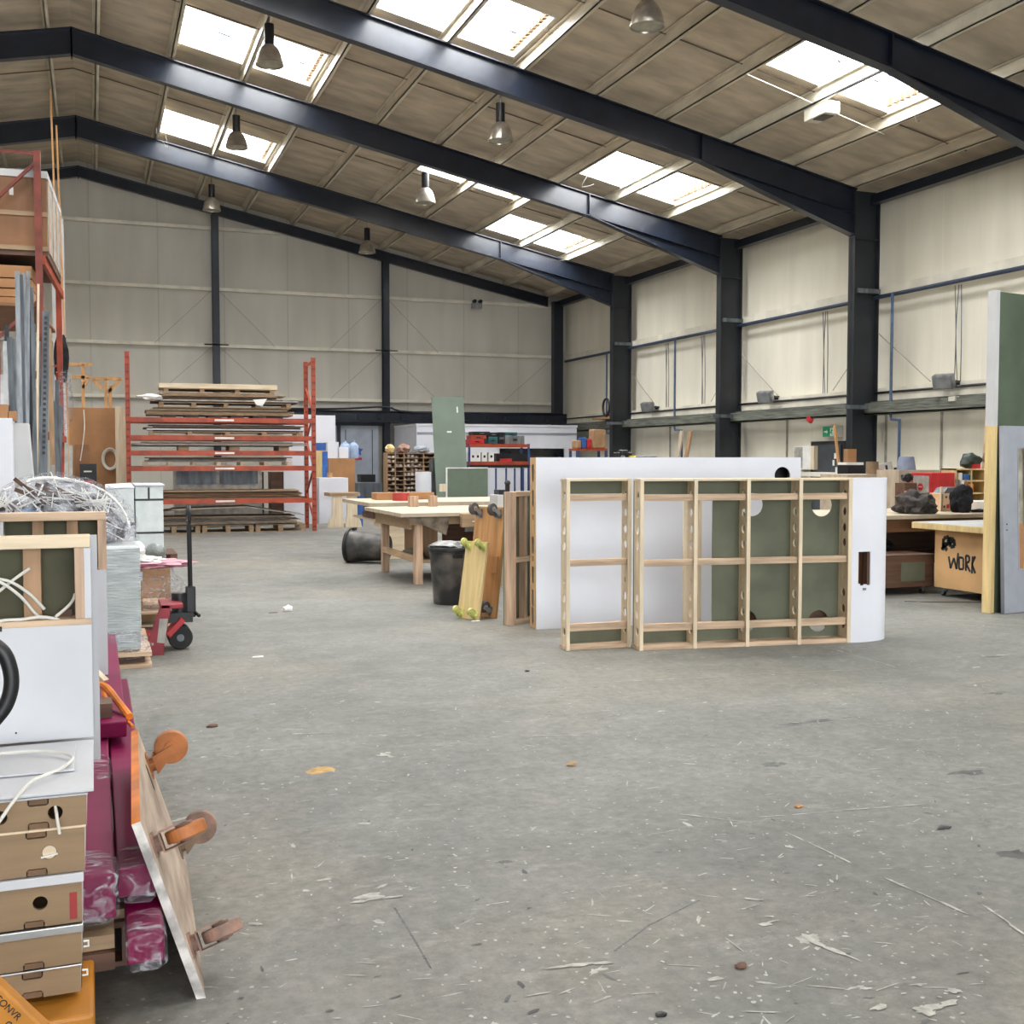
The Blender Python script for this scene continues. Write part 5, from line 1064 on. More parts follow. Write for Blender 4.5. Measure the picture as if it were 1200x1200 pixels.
# ================================================================= left foreground
# yellow pallet truck under the drawer boxes
t = thing('pallet_truck', 'worn yellow steel pallet truck in the bottom left corner', 'pallet truck', (0, 0, 0))
part(MB().box(-.62, -.02, 2.95, 3.58, .14, .20), 'fork', M['yellow_steel'], t, bev=.01)
part(MB().box(-.06, -.02, 2.90, 3.58, .02, .14), 'fork_side', M['yellow_steel'], t, bev=.006)
P0, P1 = Vector((-.31, 2.62, .385)), Vector((.03, 2.62, .10))
a = atY(-25, 1124, 2.62); b = atY(70, 1213, 2.62)
o = part(MB().bar((a.x - .02, 2.62, a.z - .025), (b.x - .02, 2.62, b.z - .025), .05, .06, (0, 0, 1)), 'frame_arm', M['yellow_steel'], t, bev=.006)
me = text_mesh('handwriting', 'CONVR', .021, M['ink']); w_ = link('handwriting', me, t)
d = (b - a).normalized(); nrm = Vector((0, -1, 0)); up = d.cross(Vector((0, 1, 0))); up = -up if up.z < 0 else up
setmx(w_, d, nrm.cross(d), nrm, (a + (b - a) * .47 + Vector((-.018, -.027, -.012))))
me = text_mesh('handwriting', 'OR', .020, M['ink']); w_ = link('handwriting', me, t); setmx(w_, d, nrm.cross(d), nrm, (a + (b - a) * .60 + Vector((-.034, -.027, -.030))))
part(MB().box(-.45, -.02, 2.75, 2.95, .02, .12), 'base_plate', M['yellow_steel'], t, bev=.01)
part(MB().cyl((-.3, 2.66, .06), (-.3, 2.74, .06), .06), 'wheel', M['rubber'], t)
# stack of plywood drawer boxes
M['ply_brown'] = wood('brown_plywood_front', (.28, .185, .10), 0, .12)
M['tab'] = mat('joint_tab_brown', (.20, .11, .055), .7, var=.2, scale=8)
def drawer(x1, z0, z1, Y, dep, holes, label, top='white', rot=0, hm='black', lip=0):
    t = thing('drawer_box', label, 'drawer box', (x1, Y, z0), rot)
    if lip: part(MB().box(-.62, .005, -.014, .0, z1 - z0 - lip, z1 - z0 + .007), 'front_lip', M[top if top != 'white' else 'white_fg'], t, bev=.003)
    w_ = .62; h_ = z1 - z0
    outl = [(-w_, 0), (-.075 - .05, 0), (-.125, .012), (-.075, .012), (-.075, 0), (0, 0), (0, h_), (-.09, h_), (-.09, h_ - .014), (-.135, h_ - .014), (-.135, h_), (-w_, h_)]
    outl = [(-w_, 0), (-.14, 0), (-.14, .013), (-.135, .018), (-.095, .018), (-.09, .013), (-.09, 0), (0, 0), (0, h_), (-.09, h_), (-.09, h_ - .013), (-.095, h_ - .018), (-.135, h_ - .018), (-.14, h_ - .013), (-.14, h_), (-w_, h_)]
    for za, zb in ((.0, .015), (h_ - .015, h_)): part(MB().box(-.137, -.093, -.003, .004, za, zb), 'joint_tab', M['tab'], t)
    me = plate('front_board', outl, [circ(cx_, h_ * .5, .018) for cx_ in holes], .012, M['ply_brown']); add_plate('front_board', me, t, (1, 0, 0), (0, 0, 1), (0, -1, 0), (0, 0, 0))
    part(MB().box(-w_, 0, dep, dep + .01, 0, h_), 'back_board', M['ply_brown'], t); part(MB().box(-.012, 0, .006, dep, 0, h_), 'side_board', M['white_warm'], t)
    if top: part(MB().box(-w_, .004, -.01, dep, h_, h_ + .006), 'top_sheet', M[top if top != 'white' else 'white_fg'], t, bev=.002)
    part(MB().box(-w_, -.012, .02, dep, .0, .006), 'floor_board', M['ply_dull'], t)
    return t
YS = 3.06
zz = [atY(84, 1162, YS).z, atY(86, 1128, YS).z, atY(87, 1080, YS).z, atY(88, 1020, YS).z, atY(93, 966, YS).z, atY(97, 928, YS).z]
dr = [drawer(-.052, zz[0], zz[1] - .008, YS, .5, [], 'lowest plywood drawer box of the left foreground stack', 'alu'),
      drawer(-.048, zz[1], zz[2] - .010, YS, .5, [], 'second lowest plywood drawer box with grey top lip', 'alu', lip=.016),
      drawer(-.045, zz[2], zz[3] - .010, YS, .5, [-.10], 'plywood drawer box with one black hole and red smear', 'white', lip=.018),
      drawer(-.036, zz[3], zz[4] - .006, YS, .5, [-.085, -.235], 'plywood drawer box with a pale taped hole', 'ply_x'),
      drawer(-.030, zz[4], zz[5] - .006, YS, .5, [-.075, -.205], 'topmost plywood drawer box with two black holes', 'white')]
part(MB().box(-.030, -.012, -.0075, -.006, .01, .08), 'red_smear', mat('red_smear_paint', (.33, .03, .03), .6), dr[2])
part(MB().lathe([(0, 0), (.017, 0)], 20, Matrix.Translation((-.085, -.004, (zz[4] - zz[3] - .006) / 2)) @ Matrix.Rotation(rad(90), 4, 'X')), 'taped_hole', M['ply_x'], dr[3])
part(MB().bar((-.105, -.007, .046), (-.065, -.007, .052), .004, .004), 'tape_strip', M['paper'], dr[3])
for dd in (dr[1], dr[0]):
    part(MB().tube([(.004, .02, .03), (.016, .02, .03), (.016, .02, .044), (.004, .02, .044)], .003, 6, 1), 'catch', M['paper'], dd)
solo(MB().box(-.60, -.05, YS + .05, YS + .5, .203, zz[0] - .004), 'spacer_board', M['dark_wood'], 'dark board between the yellow truck and the lowest drawer box', 'board')
# white horizontal panel on top and its second sheet
zt = zz[5] + .004
solo(MB().box(-.66, -.012, YS - .02, 3.58, zt, zt + .008), 'white_sheet', M['white_fg'], 'white sheet lying flat on top of the drawer boxes', 'panel', bev=.002)
a = atZ(88, 897, zt + .018); solo(MB().box(-.6, -.06, 3.22, 3.50, zt + .010, zt + .016), 'white_sheet', M['white_fg'], 'smaller white sheet lying on the larger flat white sheet', 'panel', bev=.002)
tp = zt + .02
mb = MB().tube([(-.32, 3.42, tp + .006), (-.16, 3.40, tp + .01), (-.07, 3.32, tp + .008), (-.09, 3.2, tp + .008), (-.16, 3.1, tp + .006), (-.20, 3.02, tp - .02), (-.24, 2.99, tp - .07), (-.26, 3.02, tp - .09)], .0045, 8, 6)
solo(mb, 'white_cable', M['cable'], 'white cable curling over the flat white sheet into the drawer box', 'cable')
mb = MB().tube([(-.105, 3.058, zz[4] + .055), (-.10, 3.03, zz[4] + .03), (-.095, 3.03, zz[4] - .01)], .004, 8, 4); solo(mb, 'white_cable', M['cable'], 'short white cable end hanging out of the right black hole', 'cable')
# front white unit V1
Y1 = 3.60; ztop = 1.366; X1 = -.012
t = thing('white_wall_unit', 'nearest white faced panel with a framed green recess, left foreground', 'wall panel', (X1, Y1, zt + .012))
Hh = ztop - zt - .012
zr = 1.098 - zt - .012
fc = plate('white_face', rect(-.66, 0, 0, Hh), [rect(-.60, -.045, zr, Hh - .045)], .010, M['white_fg']); add_plate('white_face', plate('white_face', rect(-.66, 0, 0, zr), [], .010, M['white_fg']), t, (1, 0, 0), (0, 0, 1), (0, -1, 0), (0, 0, 0))
part(MB().box(-.66, 0, -.005, .10, Hh - .035, Hh), 'top_rail', M['ply_x'], t, bev=.003); part(MB().box(-.66, -.0, .0, .09, zr - .004, zr + .018), 'bottom_rail', M['pine_x'], t, bev=.002)
part(MB().box(-.045, -.018, -.003, .09, zr + .018, Hh - .035), 'side_rail', M['pine_z'], t, bev=.002); part(MB().box(-.19, -.14, .05, .09, zr + .018, Hh - .035), 'mid_stud', M['stud_brown'], t, bev=.002)
part(MB().box(-.66, -.01, .09, .10, 0, Hh - .03), 'green_back', M['green_olive_shaded'], t)
part(MB().box(-.018, 0, -.004, .16, zr + .019, Hh - .036), 'white_side', M['white_fg'], t); part(MB().box(-.018, 0, .006, .16, 0, zr - .005), 'white_side', M['white_fg'], t)
part(MB().box(-.09, -.055, .075, .095, .36, .385), 'notched_block', M['dark_wood'], t)
part(MB().box(-.253, -.247, -.0065, -.005, .335, .35), 'dark_nick', M['ink'], t)
part(MB().cyl((-.215, -.007, .03), (-.215, -.004, .03), .003, n=8), 'screw_mark', M['ink'], t)
def v1(px, py, dy=0): return atY(px, py, Y1 + dy)
for pts_, lb in ((((-30, 672, 0.02), (0, 682, .02), (25, 700, .03), (45, 722, .04), (66, 729, .03), (80, 729, .01)), 'white cable arching down into the green recess, right bottom end'), (((-30, 740, .0), (0, 728, .0), (25, 726, .0), (50, 723, .0), (72, 727, .02)), 'white cable sagging along the bottom of the green recess'),
                 (((-25, 710, .03), (0, 692, .03), (15, 680, .04), (35, 666, .04)), 'white cable end pointing up in the green recess'), (((65, 723, .03), (78, 712, .04), (85, 704, .05), (88, 696, .06)), 'short white cable rising to the notched block in the green recess'), (((-20, 677, .03), (10, 681, .03), (32, 694, .04), (44, 705, .045), (52, 714, .05)), 'white cable crossing in front of the pine stud of the green recess')):
    solo(MB().tube([v1(x, y, dy - .035 if False else dy) for x, y, dy in pts_], .0048, 8, 6), 'white_cable', M['cable'], lb, 'cable')
# thin purple edged slabs behind it
for k, (dx, y, z0, h, m_, lb) in enumerate(((.012, 3.78, .30, 1.06, 'white_warm', 'thin white slab edge right behind the nearest white panel'), )):
    part(MB().box(-.55, .020, .185, .205, -.12, Hh - .01), 'rear_slab', M['white_fg'], bpy.data.objects['white_wall_unit'])
# V2 frame behind
Y2 = 4.35; Y2 = 6.0; a = atY(124, 600, Y2); 
t = thing('white_wall_unit', 'second white panel frame with dark green recess behind the nearest', 'wall panel', (a.x, Y2, .505)); Hh = a.z - .505
part(MB().box(-1.2, 0, -.006, .12, Hh - .04, Hh), 'top_rail', M['pine_x'], t, bev=.003); part(MB().box(-.04, 0, -.004, .12, Hh - .29, Hh - .04), 'side_rail', M['pine_z'], t)
for x, m_ in ((-.32, 'stud_brown'), (-.16, 'stud_brown'), (-.50, 'white_warm')): part(MB().box(x - .026, x + .026, .0 if m_ == 'white_warm' else .06, .10, .2, Hh - .04), 'stud', M[m_], t)
part(MB().box(-1.2, -.04, .10, .11, .2, Hh - .04), 'green_back', M['green_olive_shaded'], t); part(MB().box(-1.2, -.04, 0, .02, 0, .2), 'white_face', M['white_fg'], t); part(MB().box(-.045, -.002, -.02, .12, 0, Hh - .29), 'white_side', M['white_fg'], t)
part(MB().box(-.09, -.05, -.10, -.02, 0, Hh - .22), 'inner_slab', M['white_fg'], t)
# pallets under the maroon lengths
pallet('dark timber pallet carrying the maroon lengths', (-.30, 3.62, .02), 0, .46, .9, .14, 'dark_wood', 3)
pallet('second timber pallet further back under the maroon lengths', (-.30, 5.6, .02), 0, .46, .9, .14, 'dark_wood', 3)
solo(MB().box(-.02, .03, 3.45, 3.52, .20, .26), 'timber_block', M['dark_wood'], 'dark timber block poking out beside the lowest drawer boxes', 'wood block') if False else None
t = thing('timber_bearer', 'pair of dark brown bearers poking out right of the drawer boxes', 'bearer', (0, 0, 0)); part(MB().box(-.3, .035, 3.30, 3.42, .215, .255), 'upper_bearer', M['ply_dull'], t); part(MB().box(-.3, .035, 3.28, 3.42, .162, .212), 'lower_bearer', M['dark_wood'], t)
t = thing('timber_bearer', 'pale edged board under the right maroon length', 'bearer', (0, 0, 0)); part(MB().box(-.05, .14, 3.46, 3.60, .235, .262), 'bearer_board', M['ply_dull'], t)
# maroon lengths
def maroon(label, x0, x1, z0, z1, y0, y1, wraps):
    t = thing('maroon_panel', label, 'maroon panel', (0, 0, 0)); part(MB().box(x0, x1, y0, y1, z0, z1), 'laminate_body', M['maroon'], t, bev=.006)
    for ya, yb, s in wraps: part(MB().blob(((x0 + x1) / 2, (ya + yb) / 2, (z0 + z1) / 2), ((x1 - x0) * .58, (yb - ya) * .60, (z1 - z0) * .60), s, .10, 4, sq=.45), 'plastic_wrap', M['film'], t, smooth=True)
    return t
maroon('left maroon laminate length wrapped in clear film', -.10, .040, .30, .43, 3.30, 6.6, ((3.28, 3.50, 81), (4.3, 4.65, 82)))
maroon('right maroon laminate length wrapped in clear film', .046, .158, .31, .40, 3.42, 6.4, ((3.38, 3.6, 83),))
maroon('lower maroon laminate length poking out under the right one', .066, .165, .20, .29, 3.20, 5.8, ((3.16, 3.35, 84),))
maroon('rear maroon laminate length against the white slab', .0, .115, .435, .50, 4.9, 7.4, ((7.0, 7.5, 85),))
# orange clamp handles
t = thing('ratchet_clamp', 'orange clamp with curved arms lying on the maroon lengths', 'clamp', (0, 0, 0))
def mz(px, py, z): return atZ(px, py, z)
part(MB().tube([mz(113, 801, .58), mz(125, 806, .57), mz(138, 822, .54), mz(152, 840, .50)], .016, 8, 5), 'curved_arm', M['orange'], t); part(MB().tube([mz(120, 803, .56), mz(124, 820, .54), mz(130, 832, .50)], .010, 8, 4), 'lower_arm', M['orange'], t)
part(MB().tube([mz(122, 828, .50), mz(138, 835, .49), mz(156, 852, .47)], .008, 8, 4), 'tip_arm', M['orange'], t)
part(MB().box(-.03, .06, 5.0, 5.14, .50, .56), 'clamp_block', M['dark_wood'], t)
solo(MB().bar(atZ(111, 786, .56), atZ(124, 798, .512), .04, .015), 'timber_offcut', M['ply_x'], 'short pale stick lying above the orange clamp', 'offcut')
# white vertical slabs 112..125 seen beyond: handled by second panel
# black hose loop hanging at left edge
mb = MB().tube([atY(-12, 752, 2.4), atY(4, 765, 2.4), atY(12, 785, 2.4), atY(13, 806, 2.4), atY(6, 828, 2.4), atY(-8, 846, 2.4)], .0145, 12, 6)
hz = thing('hose_loop', 'thick black handle loop entering at the left edge', 'handle', (0, 0, 0)); part(mb, 'loop', M['black'], hz, smooth=True)
part(MB().tube([atY(-12, 752, 2.4), atY(-40, 760, 2.4), atY(-50, 800, 2.4), atY(-50, 900, 2.4), atY(-50, 1190, 2.5)], .012, 8, 3).tube([atY(-8, 846, 2.4), atY(-30, 850, 2.4), atY(-50, 850, 2.4)], .012, 8, 3), 'loop_stem', M['black'], hz, smooth=True)
part(MB().box(-.5, -.38, 2.38, 2.62, .0, .1), 'foot', M['black'], hz)
# ---- foreground furniture dolly leaning on the maroon lengths
A = Vector((.288, 3.36, .0)); B = Vector((.112, 3.37, .55))
u = Vector((.03, 1, 0)); v = (B - A)
Wd = v.length
M['dolly_board'] = mat('worn_dolly_board', (.50, .40, .31), .7, col2=(.30, .22, .17), scale=3, var=.2, stretch=(1, 3, 1))
t = leaning_dolly('large worn dolly with paint stained casters leaning in the left foreground', A, u, v, 1.16, Wd, M['dolly_board'], .062, 'dusty_pink', ['dusty_pink', 'dusty_pink', 'bd1', 'orange_dusty'], .12, .026, wm2=['dusty_pink', 'orange_dusty', 'dusty_pink', 'orange_dusty'], angs=(-.35, -.25, 1.5, 1.6))
if t.matrix_local.col[2].x < 0: pass
part(MB().box(-.003, .0, .0, Wd, -.026, 0.0), 'white_edge', mat('worn_white_edge', (.70, .66, .62), .7, var=.3, scale=12), t); part(MB().box(0, 1.16, Wd, Wd + .002, -.026, 0), 'orange_edge', M['orange'], t)
part(MB().prism(([(x, y, .0005) for x, y in slot(.9, Wd * .78, .04, .1)]), (0, 0, .001)), 'hand_hole', M['black'], t)
# ================================================================= right: door panel set
pa = atZ(1160, 719); ang = rad(11)
t = thing('door_set_panel', 'tall green wall section with pale stud edge at the right edge', 'wall panel', (pa.x, pa.y, 0), ang)
part(MB().box(0, .065, 0, .10, 0, 1.93), 'lower_stud', M['yellow_ply'], t, bev=.003); part(MB().box(0, .065, 0, .10, 1.93, 3.31), 'upper_stud', M['white_warm'], t, bev=.003)
part(MB().box(.055, 2.2, .012, .10, 0, 3.30), 'green_face', mat('deep_green_board', (.085, .115, .075), .7, var=.15, scale=1.5), t)
pd = atZ(1167.5, 719.5)
t = thing('fire_door_leaf', 'lilac grey door leaf with a slim glazed slot leaning on the green section', 'door', (pa.x + .095, pa.y - .10, 0.004), ang)
dl = plate('door_leaf', rect(0, .86, 0, 1.93), [rect(.24, .36, .45, 1.70)], .044, M['door_grey']); add_plate('door_leaf', dl, t, (1, 0, 0), (0, 0, 1), (0, -1, 0), (0, .02, 0))
part(MB().box(.24, .36, .014, .02, .45, 1.70), 'glass', mat('door_slot_glass', (.42, .38, .30), .15, var=.2), t)
part(MB().box(.235, .25, -.006, .0, .44, 1.71).box(.35, .365, -.006, 0, .44, 1.71).box(.25, .35, -.006, 0, 1.70, 1.715).box(.25, .35, -.006, 0, .435, .45), 'glazing_bead', M['door_grey'], t); part(MB().box(.24, .335, .006, .013, .45, .92), 'glass_lower', M['mdf'], t)
part(MB().cyl((.05, -.006, .92), (.05, .0, .92), .008).cyl((.05, -.006, .86), (.05, 0, .86), .008), 'keyholes', M['black'], t)
t.rotation_euler = (rad(-2.0), 0, ang)
# leaning stick and wand
a = atY(1160, 447, 12.7); b = atY(1150, 570, 12.5); b.z = .93
solo(MB().bar(b, a, .05, .03, (0, 1, 0)), 'timber_lath', M['pine_z'], 'long pine lath leaning on the wall right of the tool shelves', 'lath')
# ================================================================= right benches
t = thing('workbench', 'painted graffiti workbench box beside the green section', 'workbench', (9.2, 9.55, 0))
part(MB().box(0, 1.3, 0, .92, .10, .77), 'box_body', M['orange_ply'] if 0 else mat('orange_ply_panel', (.68, .41, .19), .65, var=.1, scale=2), t, bev=.004)
part(MB().box(-.12, 1.4, -.03, 1.18, .775, .845), 'worktop', M['yellow_ply'], t, bev=.005); part(MB().box(-.11, 1.39, -.02, 1.17, .845, .85), 'top_sheet', M['white_warm'], t)
for y in (.1, .8): caster(t, (.06, y, .10), (0, 1, 0), (1, 0, 0), (0, 0, -1), .03, 'rubber', 'galv', .03)
part(MB().box(.01, 1.3, .02, .04, .03, .10), 'plinth', M['black'], t)
# graffiti strokes on the face at x=-.001, u along -Y (left on photo = far)
mb = MB()
def stroke(pts_, r=.017):
    P_ = []
    for (px, py) in pts_: p = atX(px, py, 9.2); P_.append((-.0015, p.y - 9.55, p.z))
    for p, q in zip(P_[:-1], P_[1:]): mb.bar(p, q, r * 2, .002, (1, 0, 0))
stroke([(1105, 645), (1106, 631), (1112, 629), (1111, 637), (1105, 638), (1110, 645)], .022); stroke([(1114, 641), (1113, 631), (1118, 632), (1119, 640), (1114, 641)], .022); stroke([(1103, 643), (1118, 634)], .015)
stroke([(1112, 652), (1114, 666), (1118, 654), (1121, 667), (1123, 648)], .014); stroke([(1124, 653), (1129, 654), (1129, 667), (1124, 667), (1124, 653)], .013); stroke([(1132, 669), (1132, 651), (1136, 652), (1136, 658), (1132, 660), (1137, 670)], .014); stroke([(1140, 652), (1139, 672)], .014); stroke([(1143, 652), (1139, 661), (1143, 672)], .014)
gf = part(mb, 'sprayed_writing', M['spray'], t, 'dark spray painted writing')
part(MB().tube([(-.02, .08, .76), (-.025, .07, .70), (-.02, .09, .66)], .008, 6), 'string_tag', M['cable'], t)
solo(MB().box(0, .5, 0, .2, 0, .05), 'black_offcut', M['black'], 'black flat offcut on the floor beneath the graffiti bench', 'offcut', (9.3, 9.6, 0.0), .3) if False else None
# big rear bench
t = thing('workbench', 'long rear workbench with pale top covered in tools and jackets', 'workbench', (8.0, 11.0, 0))
part(MB().box(0, 4.6, 0, 1.6, .86, .91), 'worktop', M['grime_wood'], t, bev=.004); part(MB().box(.05, 4.5, .10, .14, .70, .86), 'apron', M['mdf_dark'], t)
for x in (.1, 2.2, 4.45):
    for y in (.15, 1.5): part(MB().box(x - .045, x + .045, y - .045, y + .045, 0, .86), 'leg', M['dark_wood_z'], t)
part(MB().box(.05, 4.5, .2, 1.5, .30, .33), 'shelf', M['dark_wood'], t); part(MB().box(.05, 4.5, 1.45, 1.5, .33, .7), 'back_board', M['dark_wood'], t)
t = thing('green_fronted_box', 'dull wooden box with a green panel under the rear workbench', 'box', (8.75, 10.6, .0)); part(MB().box(-.3, .56, 0, .5, .09, .47), 'box_body', M['dark_wood'], t, bev=.004); part(MB().box(.08, .42, -.008, 0, .16, .38), 'green_panel', M['green'], t)
for x in (-.2, .45): part(MB().cyl((x, .05, .03), (x, .09, .03), .03), 'wheel', M['rubber'], t); part(MB().box(x - .02, x + .02, .045, .095, .03, .09), 'wheel_fork', M['galv'], t)
solo(MB().blob((0, 0, 0), (.32, .22, .16), 91, .35, 3, -.12), 'black_bags', M['black'], 'dark bags on the shelf under the rear workbench', 'bags', (9.15, 11.6, .455), smooth=True)
solo(MB().box(0, .2, 0, .02, 0, .03), 'white_label', M['paper'], 'white strip on the dark bags under the rear workbench', 'strip', (9.0, 11.33, .62)) if False else None
solo(MB().cyl((0, 0, 0), (0, 0, .26), .05), 'spray_can', M['red'], 'dark red can standing beside the box under the rear workbench', 'can', (9.62, 11.0, 0), smooth=True) if False else None
tag(solo(MB().box(0, .5, 0, .3, 0, .10), 'white_plank', M['white_warm'], 'short white plank on the floor left of the graffiti bench', 'plank', (9.35, 11.6, .0)), 'short white plank on the floor left of the graffiti bench', 'plank')
def on(px, Y): return atY(px, 600, Y).x
# red cabinet
def ph(py, px, Y): return atY(px, py, Y).z
Yc = 12.2
a, b = atY(1091, 589, Yc), atY(1119, 554, Yc); h_ = b.z - a.z; w_ = b.x - a.x; dd = .40
t = thing('red_tool_cabinet', 'red framed tool cabinet with a round red badge on the rear bench', 'tool cabinet', (a.x, Yc, a.z))
part(MB().box(0, w_, 0, dd, 0, h_), 'cabinet_body', M['red'], t, bev=.01); part(MB().box(-.006, 0, .04, dd - .05, .03, h_ - .04), 'door_panel', M['bd2'], t); part(MB().cyl((-.014, dd * .5, h_ * .52), (-.006, dd * .5, h_ * .52), .05, n=28), 'round_badge', M['red'], t)
part(MB().box(-.018, -.014, dd * .5 - .035, dd * .5 + .035, h_ * .52 - .007, h_ * .52 + .007), 'badge_band', mat('badge_pink', (.85, .5, .5), .5), t)
solo(MB().box(-.06, w_ * .8, 0, .4, 0, a.z - .912), 'pine_box', M['yellow_ply'], 'pine box under the red tool cabinet', 'box', (a.x, Yc - .0, .912))
# carton with stickers
a, b = atY(1103, 600, 11.6), atY(1138, 578, 11.6)
t = thing('stickered_crate', 'plywood crate with stickers holding tools on the rear bench', 'crate', (a.x, 11.6, .912)); w_, h_ = b.x - a.x, b.z - .912
part(MB().box(0, w_, 0, .3, 0, h_), 'crate_body', mat('pale_crate_ply', (.70, .46, .28), .6, var=.1), t, bev=.004); part(MB().box(-.01, .02, 0, .02, 0, h_ + .09).box(w_ - .02, w_ + .01, 0, .02, 0, h_ + .09), 'corner_posts', M['ply_z'], t)
part(MB().box(.085, .13, -.003, 0, .04, .09), 'sticker', M['red'], t); part(MB().box(.035, .06, -.003, 0, .045, .075), 'sticker', M['black'], t); part(MB().box(.06, .09, -.003, 0, h_ - .06, h_ - .03), 'sticker', M['teal'], t); part(MB().box(.15, .2, -.003, 0, h_ - .06, h_ - .045), 'sticker', M['paper'], t)
a2 = atY(1106, 578, 11.65); solo(MB().prism([(0, 0, 0), (.24, 0, 0), (.22, 0, .08), (.06, 0, .07)], (0, .2, 0)), 'tool_tray', M['green'] if 0 else M['grey_steel'], 'dark grey tool tray lying on the stickered crate', 'tray', (a2.x, 11.65, .912 + h_ + .001))
for px, r_, h__, m_, lb in ((1125, .028, .16, 'galv', 'grey aerosol can on the stickered crate'), (1130, .02, .15, 'paper', 'slim white tube on the stickered crate'), (1134, .022, .14, 'dusty_pink', 'pinkish can right of the slim white tube')):
    x_ = on(px, 11.65); solo(MB().cyl((0, 0, 0), (0, 0, h__), r_, n=16).cyl((0, 0, h__), (0, 0, h__ + .02), r_ * .5, n=12), 'aerosol_can', M[m_], lb, 'can', (x_, 11.69, .912 + h_ + .001 if px < 1136 else .912 + h_ + .001), smooth=True)
# pigeon shelf
a, b = atY(1119, 600, 12.25), atY(1156, 549, 12.25)
t = thing('tool_shelf', 'small pine shelf unit of tools at the back of the rear bench', 'shelf unit', (a.x, 12.25, .912)); w_, h_ = b.x - a.x, b.z - .912
for x in (0, w_ * .5, w_ - .02): part(MB().box(x, x + .02, 0, .28, 0, h_), 'upright', M['yellow_ply'], t)
for z in (.02, h_ * .35, h_ * .67, h_ - .02): part(MB().box(0, w_, 0, .28, z, z + .02), 'shelf', M['yellow_ply'], t)
part(MB().box(0, w_, .28, .29, 0, h_), 'back_panel', M['mdf_dark'], t)
zsh = .912 + h_ * .67 + .021
for k, (dx, w2, h2, m_, lb) in enumerate(((.06, .07, .10, 'paper', 'white pot on the upper bay of the pine tool shelf'), (.15, .10, .08, 'blue', 'blue tool case in the upper bay of the pine tool shelf'), (.26, .06, .07, 'teal', 'teal tub in the upper right bay of the pine tool shelf'))): solo(MB().box(0, w2, 0, .1, 0, h2), 'shelf_tub', M[m_], lb, 'tub', (a.x + dx, 12.26, zsh), bev=.008)
zsh = .912 + h_ * .35 + .021
for k, (dx, w2, h2, m_, lb) in enumerate(((.04, .10, .09, 'red', 'red case in the middle bay of the pine tool shelf'), (.24, .09, .12, 'orange', 'orange drill case in the middle right bay of the pine tool shelf'))): solo(MB().box(0, w2, 0, .1, 0, h2), 'shelf_tub', M[m_], lb, 'tub', (a.x + dx, 12.26, zsh), bev=.008)
zt_ = .912 + h_ + .001
t = thing('mitre_vacuum', 'dark green black helmet shaped sander on top of the tool shelf', 'power tool', (on(1136, 12.4), 12.4, zt_)); part(MB().blob((0, 0, .10), (.15, .12, .12), 95, .3, 3, .0), 'housing', mat('dark_green_tool', (.03, .045, .035), .5), t, smooth=True); part(MB().box(-.05, .05, -.14, -.08, 0, .06), 'red_base', M['red'], t)
solo(MB().blob((0, 0, 0), (.08, .06, .09), 97, .3, 3), 'respirator', M['dusty_pink'], 'pinkish respirator mask hanging by the pine lath', 'mask', (on(1158, 12.3), 12.33, ph(537, 1158, 12.3)), smooth=True)
# jackets
solo(MB().blob((0, 0, 0), (.24, .24, .17), 101, .45, 4, -.10), 'dark_jacket', M['grey_cloth'], 'crumpled dark grey jacket on the rear bench by the white panel', 'jacket', (on(1066, 11.4), 11.3, 1.012), smooth=True)
mb = MB(); mb.blob((0, 0, 0), (.15, .12, .20), 103, .35, 4, -.14).blob((.22, -.06, -.12), (.14, .05, .022), 104, .3, 3, -.14)
solo(mb, 'black_jacket', M['black_cloth'], 'black jacket slumped over the stickered crate', 'jacket', (on(1128, 11.3), 11.32, 1.053), smooth=True)
solo(MB().box(0, .35, 0, .25, 0, .12), 'white_tub', M['paper'], 'white tub at the right end of the rear bench', 'tub', (on(1146, 11.7), 11.7, .912), bev=.01)
solo(MB().prism([(0, 0, 0), (.08, 0, 0), (.28, 0, .42), (.22, 0, .46)], (0, .05, 0)), 'cream_plank', M['white_warm'], 'cream plank leaning at the right end of the rear bench', 'plank', (on(1148, 12.1), 12.05, .912))
t = thing('small_drawer_unit', 'dark rack of tools between the curved white end and the red cabinet', 'rack', (on(1060, 12.4), 12.4, .912)); part(MB().box(0, .2, 0, .2, 0, .35), 'rack_body', M['dark_wood'], t); part(MB().box(-.01, .21, -.01, .0, .22, .245).box(-.01, .21, -.01, 0, .10, .12), 'shelf_edge', M['yellow_ply'], t); part(MB().blob((.1, .08, .42), (.08, .07, .06), 107, .4, 3), 'dark_tools', M['black'], t, smooth=True)
# blue grey vacuum / bucket behind red cabinet
x_ = on(1083, 13.2); t = thing('bucket', 'upturned blue grey bucket behind the red tool cabinet', 'bucket', (x_, 13.6, 0)); part(MB().box(-.3, .5, -.2, .3, 0, ph(551, 1083, 13.2)), 'stand', M['grime_wood'], t); zb = ph(551, 1083, 13.2); part(MB().lathe([(0.001, zb), (.14, zb), (.11, zb + .18), (.10, zb + .20), (0.001, zb + .20)], 20), 'bucket_body', mat('blue_grey_plastic', (.22, .25, .36), .5), t, smooth=True)
